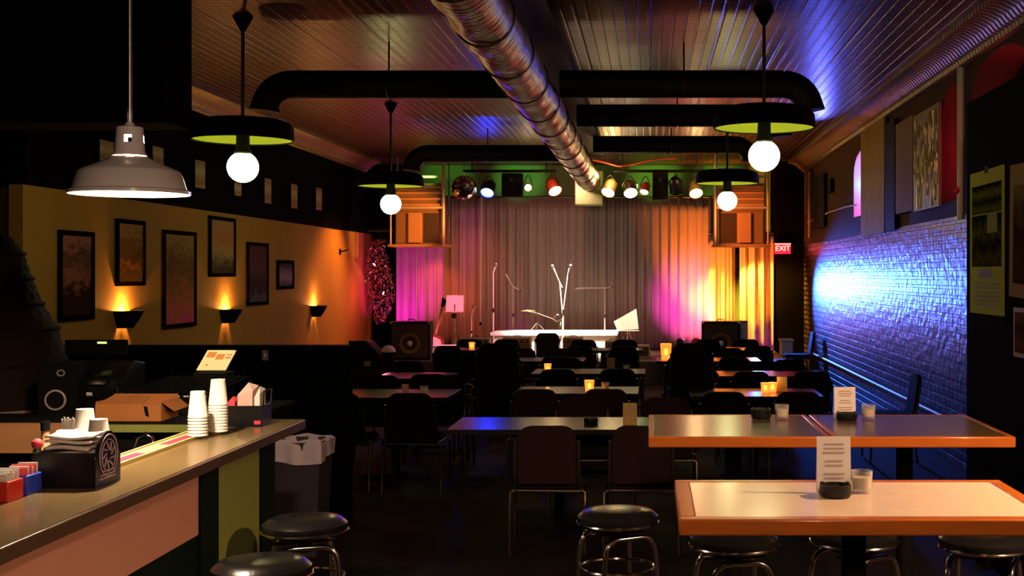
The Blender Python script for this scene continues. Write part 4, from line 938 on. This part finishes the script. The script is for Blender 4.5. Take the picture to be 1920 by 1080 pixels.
def bell(u, v):
    f = v*(len(bp_)-1); i = min(int(f), len(bp_)-2); q = f-i
    rr = bp_[i][0]*(1-q)+bp_[i+1][0]*q+.006*math.sin(u*2*PI*22)*math.cos(v*60); return (rr*math.cos(2*PI*u), rr*math.sin(2*PI*u), bp_[i][1]*(1-q)+bp_[i+1][1]*q)
link('woven_side', MB().grid(bell, 132, 44), wk, t)
for k in range(5):
    i = k+1; link('band', MB().tube([((bp_[i][0]+.008)*math.cos(a*PI/18), (bp_[i][0]+.008)*math.sin(a*PI/18), bp_[i][1]) for a in range(36)], .012, 6, closed=True), wk, t)
link('foot_ring', MB().tube([(.465*math.cos(a*PI/18), .465*math.sin(a*PI/18), .018) for a in range(36)], .016, 6, closed=True), mat('pale_band', (.3,.22,.15), .5), t)
# bin
t = thing('trash_bin', 'tall dark trash bin with a white liner past the bar end', 'bin', (at(561,0,8.05).x, 8.1, .001))
def sq(w, d, z): return [(-w,-d,z),(w,-d,z),(w,d,z),(-w,d,z)]
link('bin_body', MB().add(sq(.13,.13,0)+sq(.165,.165,.73)+sq(.15,.15,.73)+sq(.12,.12,.02), [(0,1,5,4),(1,2,6,5),(2,3,7,6),(3,0,4,7),(4,5,9,8),(5,6,10,9),(6,7,11,10),(7,4,8,11),(8,9,13,12),(9,10,14,13),(10,11,15,14),(11,8,12,15),(12,13,14,15),(3,2,1,0)]), mat('dark_bin_plastic', (.03,.022,.024), .5), t, smooth=False)
def lf(u, v):
    a = 2*PI*u; c, s_ = math.cos(a), math.sin(a); m = max(abs(c), abs(s_)); w = .172+.006*math.sin(a*7+v*3)
    if v < .5: q = v*2; rr = w*1.0+.004*math.sin(a*11); z = .61+.02*math.sin(a*2+1)+q*(.135-.02*math.sin(a*2+1))+.008*math.sin(a*5)*q
    else: q = (v-.5)*2; rr = w-.02-.012*q; z = .745+.008*math.sin(a*5)-q*.2
    return (rr*c/m*1.0, rr*s_/m*1.0, z)
link('liner', MB().grid(lf, 64, 12), binliner, t)

# ================================================================== RIGHT WALL DRESSING
def wall_panel(name, label, cat, xa, xb, ya, yb, m, th=.03, X=XR-.02, tilt=0, grp=None):
    p0, p1 = lw(xa, ya, X), lw(xb, ya, X); xm = (xa+xb)/2; zt, zb = lw(xm, ya, X).z, lw(xm, yb, X).z
    w, h = abs(p1.y-p0.y), zt-zb
    t = thing(name, label, cat, (X, (p0.y+p1.y)/2, zb), group=grp, rot=(tilt,0,0))
    link('canvas_mount', MB().box(-th, 0, -w/2, w/2, 0, h), m, t)
    return t, w, h
cv = mat('brown_canvas', (.42,.25,.06), .75, spec=.08, bump=.5, bscale=6, var=.4, vscale=3, stretch=(1,3,1))
wall_panel('wall_canvas', 'tall brown canvas hanging beside the glowing arched window', 'canvas', 1618, 1662, 232, 440, cv, grp='canvases on the upper right wall')
wall_panel('wall_canvas', 'plain brown canvas right of the black hanging strip', 'canvas', 1684, 1716, 225, 398, mat('plain_brown_canvas', (.34,.19,.05), .75, spec=.08, bump=.4, bscale=6, var=.3, vscale=3), grp='canvases on the upper right wall')
t, w, h = wall_panel('wall_canvas', 'brown canvas dripping with gold streaks', 'canvas', 1718, 1766, 205, 392, mat('gold_canvas', (.22,.14,.07), .5, bump=.6, bscale=7, var=.5, vscale=5, stretch=(1,4,.6)), grp='canvases on the upper right wall')
mb = MB(); rr = random.Random(5)
for k in range(46):
    y = rr.uniform(-w*.45, w*.45); z1 = h*rr.uniform(.3,.98); ln = rr.uniform(.12,.5)*h; z0 = max(.02, z1-ln); m_ = max(2, int((z1-z0)/.06))
    mb.tube([(-.034, y+.012*math.sin(i*1.3+k), z1-(z1-z0)*i/m_) for i in range(m_+1)], rr.uniform(.005,.013), 6)
link('gold_drip', mb, mat('gold_paint', (.6,.44,.2), .25, .6), t)['kind'] = 'stuff'
t, w, h = wall_panel('hanging_strip', 'black cloth strip hanging between two brown canvases', 'banner', 1664, 1682, 228, 432, black)
t, w, h = wall_panel('dark_board', 'dark board on the brown wall near the exit sign', 'board', 1526, 1548, 330, 428, blackwood)
t, w, h = wall_panel('wall_box', 'small dark box fixed near the exit sign wall', 'box', 1555, 1561, 335, 362, black)
t = thing('wall_pipe', 'thin pale pipe on the wall by the dark board', 'pipe', (XR-.03, lw(1521,0,XR).y, 2.44)); link('pipe_mount', MB().cyl((0,0,0),(0,0,1.18), .03, n=12), mat('dull_pipe', (.35,.22,.14), .5), t)
t = thing('wall_pipe', 'pale vertical pipe beside the black partition', 'pipe', (XR-.04, lw(1807,0,XR-.04).y+.1, 2.3)); link('pipe_mount', MB().cyl((0,0,0),(0,0,1.38), .035, n=14), conduit, t); link('red_valve', MB().sphere((-.03,0,.26), .035, 12, 8), redplastic, t)
t = thing('wall_cable', 'pale cable looping along the wall below the glowing window', 'cable', (0,0,0))
pts = [lw(1514,417,XR-.02), lw(1535,408,XR-.02), lw(1555,398,XR-.02), lw(1567,394,XR-.02), lw(1585,388,XR-.02), lw(1606,384,XR-.02)]
link('cord', MB().tube(pts, .014, 8), conduit, t)
t = thing('wall_rail', 'long pale rail along the foot of the brick wall', 'rail', (XR-.05, 0, .43))
link('rail_tube', MB().cyl((0,8.6,0),(0,22.4,0), .018, n=12), conduit, t)
for k in range(7): link('bracket', MB().cyl((0,9+k*2.1,0),(.049,9+k*2.1,-.03), .01, n=8), darkmetal, t)
# neon signs in the window recesses
def neon(label, y, z, ry, rz_, cols):
    t = thing('neon_sign', label, 'neon sign', (XR+.3, y, z), group='neon signs in the window recesses')
    for k, (nm, c, s, a0, a1) in enumerate(cols):
        link('neon_tube', MB().tube([(0, ry*math.cos(a0+(a1-a0)*i/16), rz_*math.sin(a0+(a1-a0)*i/16)) for i in range(17)], .016, 8), mat('neon_'+nm, c, .3, emit=c, estr=s), t)
    link('back_frame', MB().box(.02,.03,-ry-.03,ry+.03,-.015,.015).box(.02,.03,-.015,.015,-rz_-.03,rz_+.03), black, t)
neon('blue and pink neon loop in the arched window', 17.3, 3.03, .25, .33, [('blue', (.1,.35,1), 60, -.6, .7), ('blue', (.1,.35,1), 60, PI-.7, PI+.6), ('pink', (1,.06,.55), 60, .75, PI-.75), ('pink', (1,.06,.55), 60, PI+.7, 2*PI-.7)])
neon('red neon loop in the narrow dark window', 12.0, 2.95, .2, .3, [('red', (1,.02,.08), 14, 0, 2*PI*.97)])
neon('red neon loop in the window above the partition', 10.3, 3.1, .3, .3, [('red', (1,.02,.08), 14, 0, 2*PI*.97)])
light('POINT', 'window_blue_neon', (XR+.12, 17.58, 3.06), 2.2, (.05,.35,1), size=.03); light('POINT', 'window_pink_neon', (XR+.12, 17.6, 3.46), .5, (1,.03,.5), size=.03); light('POINT', 'window_pink_neon', (XR+.12, 17.6, 2.65), .6, (1,.03,.5), size=.03)

# posters
PX = 2.1
t = thing('poster', 'tall yellow green poster with a photo and dark title, on the partition', 'poster', (PX-.001, 7.8, 1.55))
pw, ph_ = .78, .9
link('mount_tape', MB().box(-.006,-.0042,-.04,.04,ph_-.02,ph_+.02), black, t); link('sheet', MB().box(-.004, 0, -pw/2, pw/2, 0, ph_), mat('olive_poster_paper', (.62,.6,.03), .7, spec=.04), t)
link('photo', MB().box(-.0055, -.0041, -pw/2+.05, pw/2-.05, ph_*.33, ph_*.69), art('poster_photo', [(.01,.01,.003),(.11,.1,.015),(.015,.012,.004),(.13,.13,.02),(.02,.02,.005)], 4.2, (1,4,1), .5), t)
link('headline', MB().box(-.0055, -.0041, -pw/2+.05, pw/2-.05, ph_*.7, ph_*.9), art('poster_head', [(.01,.012,.003),(.16,.18,.02),(.01,.012,.003),(.2,.21,.03),(.01,.01,.003)], 8.2, (1,7,5), .5), t)
mb = MB().box(-.0055, -.0041, -.12, .16, ph_*.255, ph_*.31)
for k in range(6): mb.box(-.0055, -.0041, -.3+.03*(k % 3), .3-.04*(k % 2), ph_*(.21-.03*k), ph_*(.217-.03*k))
link('text_block', mb, mat('poster_ink', (.05,.05,.01), .6), t)
inset = MB().box(-.007,-.0056,-.25,-.03,ph_*.56,ph_*.7); link('photo_inset', inset, mat('olive_inset', (.3,.33,.03), .7, spec=.04), t)
t = thing('poster', 'orange bordered dark poster, tilted, right of the yellow green one', 'poster', (PX-.001, 6.95, 1.66), rot=(math.radians(2),0,0))
link('sheet', MB().box(-.004,0,-.39,.36,0,.76), mat('orange_poster_paper', (.42,.24,.03), .7, spec=.04), t)
link('photo', MB().box(-.0055,-.0041,-.3,.28,.08,.64), art('dark_photo', [(.06,.02,.015),(.1,.05,.03),(.05,.02,.015),(.3,.2,.06)], 2.2, (1,3,2), .4), t)
t = thing('poster', 'small dark framed picture low on the black partition', 'poster', (PX-.001, 6.85, 1.33))
link('frame', MB().box(-.012,0,-.34,.34,0,.28), mat('pale_picture_frame', (.4,.3,.22), .5), t); link('photo', MB().box(-.014,-.0125,-.31,.31,.025,.255), art('brown_photo', [(.05,.02,.015),(.15,.07,.04),(.06,.03,.02),(.2,.1,.06)], 6.2, (1,4,2), .4), t)

# ================================================================== STAGE LIGHT
S = SF
def spot(n, a, aim, e, c, ang, bl=.6, size=.06): light('SPOT', n, a, e, c, aim=aim, size=size, angle=ang, blend=bl)
spot('wash_magenta_left', (-4.6, 22.5, .5), (-4.66, 23.45, 1.75), 210, (.85,.01,.62), 84, .8)
spot('wash_coral_left', (-3.75, 22.75, 2.25), (-4.0, 23.5, 1.3), 60, (1,.12,.05), 80, .8)
spot('wash_coral_left', (-3.6, 22.4, .5), (-3.8, 23.6, 1.7), 60, (1,.14,.06), 60, .8)
spot('wash_centre', (-1.3, 20.7, 3.3), (-1.3, 23.7, 1.9), 95, (1,.38,.26), 110, .9)
spot('wash_red', (-3.1, 20.7, 3.25), (-3.4, 23.7, 1.7), 150, (1,.16,.06), 40, .9)
spot('wash_violet', (-2.45, 23.3, .5), (-2.5, 23.7, 1.0), 5, (1,.12,.5), 100, .9)
spot('wash_magenta_right', (.6, 22.5, .62), (.72, 23.7, 1.15), 750, (1,.05,.62), 66, .8)
spot('wash_orange', (1.05, 22.55, .6), (1.25, 23.5, 1.7), 1200, (1,.22,.02), 80, .8)
spot('wash_orange', (.8, 22.85, 2.1), (1.3, 23.5, 1.1), 700, (1,.24,.02), 76, .8)
spot('wash_yellow', (1.6, 22.85, 1.9), (2.12, 23.3, 1.4), 620, (1,.42,.04), 100, .7)
spot('wash_yellow', (1.75, 22.4, .55), (1.95, 23.3, 1.6), 420, (1,.16,.01), 70, .8)
spot('wash_pink_foot', (2.0, 22.6, .42), (1.97, 23.3, .5), 14, (1,.06,.6), 90, .8)
spot('pa_warm', (-2.7, 20.5, 2.9), (-4.15, 22.0, 2.75), 330, (1,.34,.08), 34, .6)
spot('pa_warm', (.2, 20.5, 2.9), (1.6, 22.0, 2.75), 330, (1,.26,.06), 34, .6)
spot('riser_white', (-1.5, 20.95, 3.3), (-1.5, 22.1, .7), 6500, (1,.86,.62), 46, .6)
spot('gear_pink', (-3.3, 20.6, 3.2), (-3.45, 21.5, .6), 700, (1,.16,.3), 32, .6)
spot('easel_warm', (-.2, 20.8, 3.3), (-.6, 22.0, 1.1), 1800, (1,.75,.5), 38, .6)
spot('stand_pink', (-2.2, 20.3, 3.3), (-2.65, 21.6, 1.3), 900, (1,.3,.4), 24, .7)
spot('amp_amber', (-1.8, 18.4, 3.6), (-1.9, 20.7, .5), 260, (1,.55,.2), 60, .8)
spot('mirror_ball_added_spot', (-2.3, 19.4, 3.5), (-3.02, 20.4, 3.25), 60, (1,.75,.5), 24, .5)  # spot added to brighten the mirror ball, without a fixture
light('POINT', 'tinsel_pink', (-4.75, 22.4, 1.5), 16, (1,.12,.2), size=.05)
for gx, ge, gc in ((-3.9, 90, (.25,1,.15)), (-2.5, 150, (.25,1,.2)), (-1.2, 170, (.3,1,.25)), (.1, 170, (.6,1,.12)), (1.3, 120, (.6,.9,.1))):
    spot('wall_green', (gx, 21.2, 3.5), (gx, 24.2, 3.66), ge, gc, 24, .9)
light('POINT', 'duct_flare', (-.62, 20.6, 3.4), 22, (1,.62,.22), size=.08)
light('POINT', 'bar_flare', (-1.6, 20.4, 3.3), 14, (1,.55,.2), size=.08)
light('POINT', 'bar_flare', (.75, 20.3, 3.35), 14, (1,.55,.2), size=.08)
spot('brick_blue', (1.95, 22.9, 1.6), (2.87, 20.7, 1.2), 3400, (.025,.14,1), 58, .9)
spot('ceiling_blue', (2.5, 18.3, 3.3), (1.5, 14.6, 3.9), 110, (.1,.12,1), 40, .9)
spot('left_wall_orange', (-4.0, 21.4, 3.2), (-5.3, 20.8, 1.4), 260, (1,.3,.06), 80, .9)

# ================================================================== WORLD, CAMERA
w = bpy.data.worlds.new('dark_room'); scene.world = w; w.use_nodes = True
w.node_tree.nodes['Background'].inputs[0].default_value = (.6,.5,.4,1); w.node_tree.nodes['Background'].inputs[1].default_value = .004
cam = bpy.data.cameras.new('camera'); co = bpy.data.objects.new('camera', cam); COL.objects.link(co)
co.location = (0,0,CZ); co.rotation_euler = (PI/2,0,0)
cam.sensor_width = 36; cam.lens = F/1920*36; cam.shift_x = -(U0-960)/1920; cam.shift_y = -(540-V0)/1920; cam.clip_start = .05; cam.clip_end = 100
scene.camera = co
scene.view_settings.view_transform = 'Standard'; scene.view_settings.look = 'None'; scene.view_settings.gamma = 1; scene.view_settings.exposure = 0
scene.view_settings.use_curve_mapping = False
c = scene.cycles; c.use_denoising = True; c.max_bounces = 6; c.diffuse_bounces = 3; c.glossy_bounces = 4; c.transmission_bounces = 6; c.sample_clamp_indirect = 4; c.sample_clamp_direct = 0; c.caustics_reflective = False; c.caustics_refractive = False
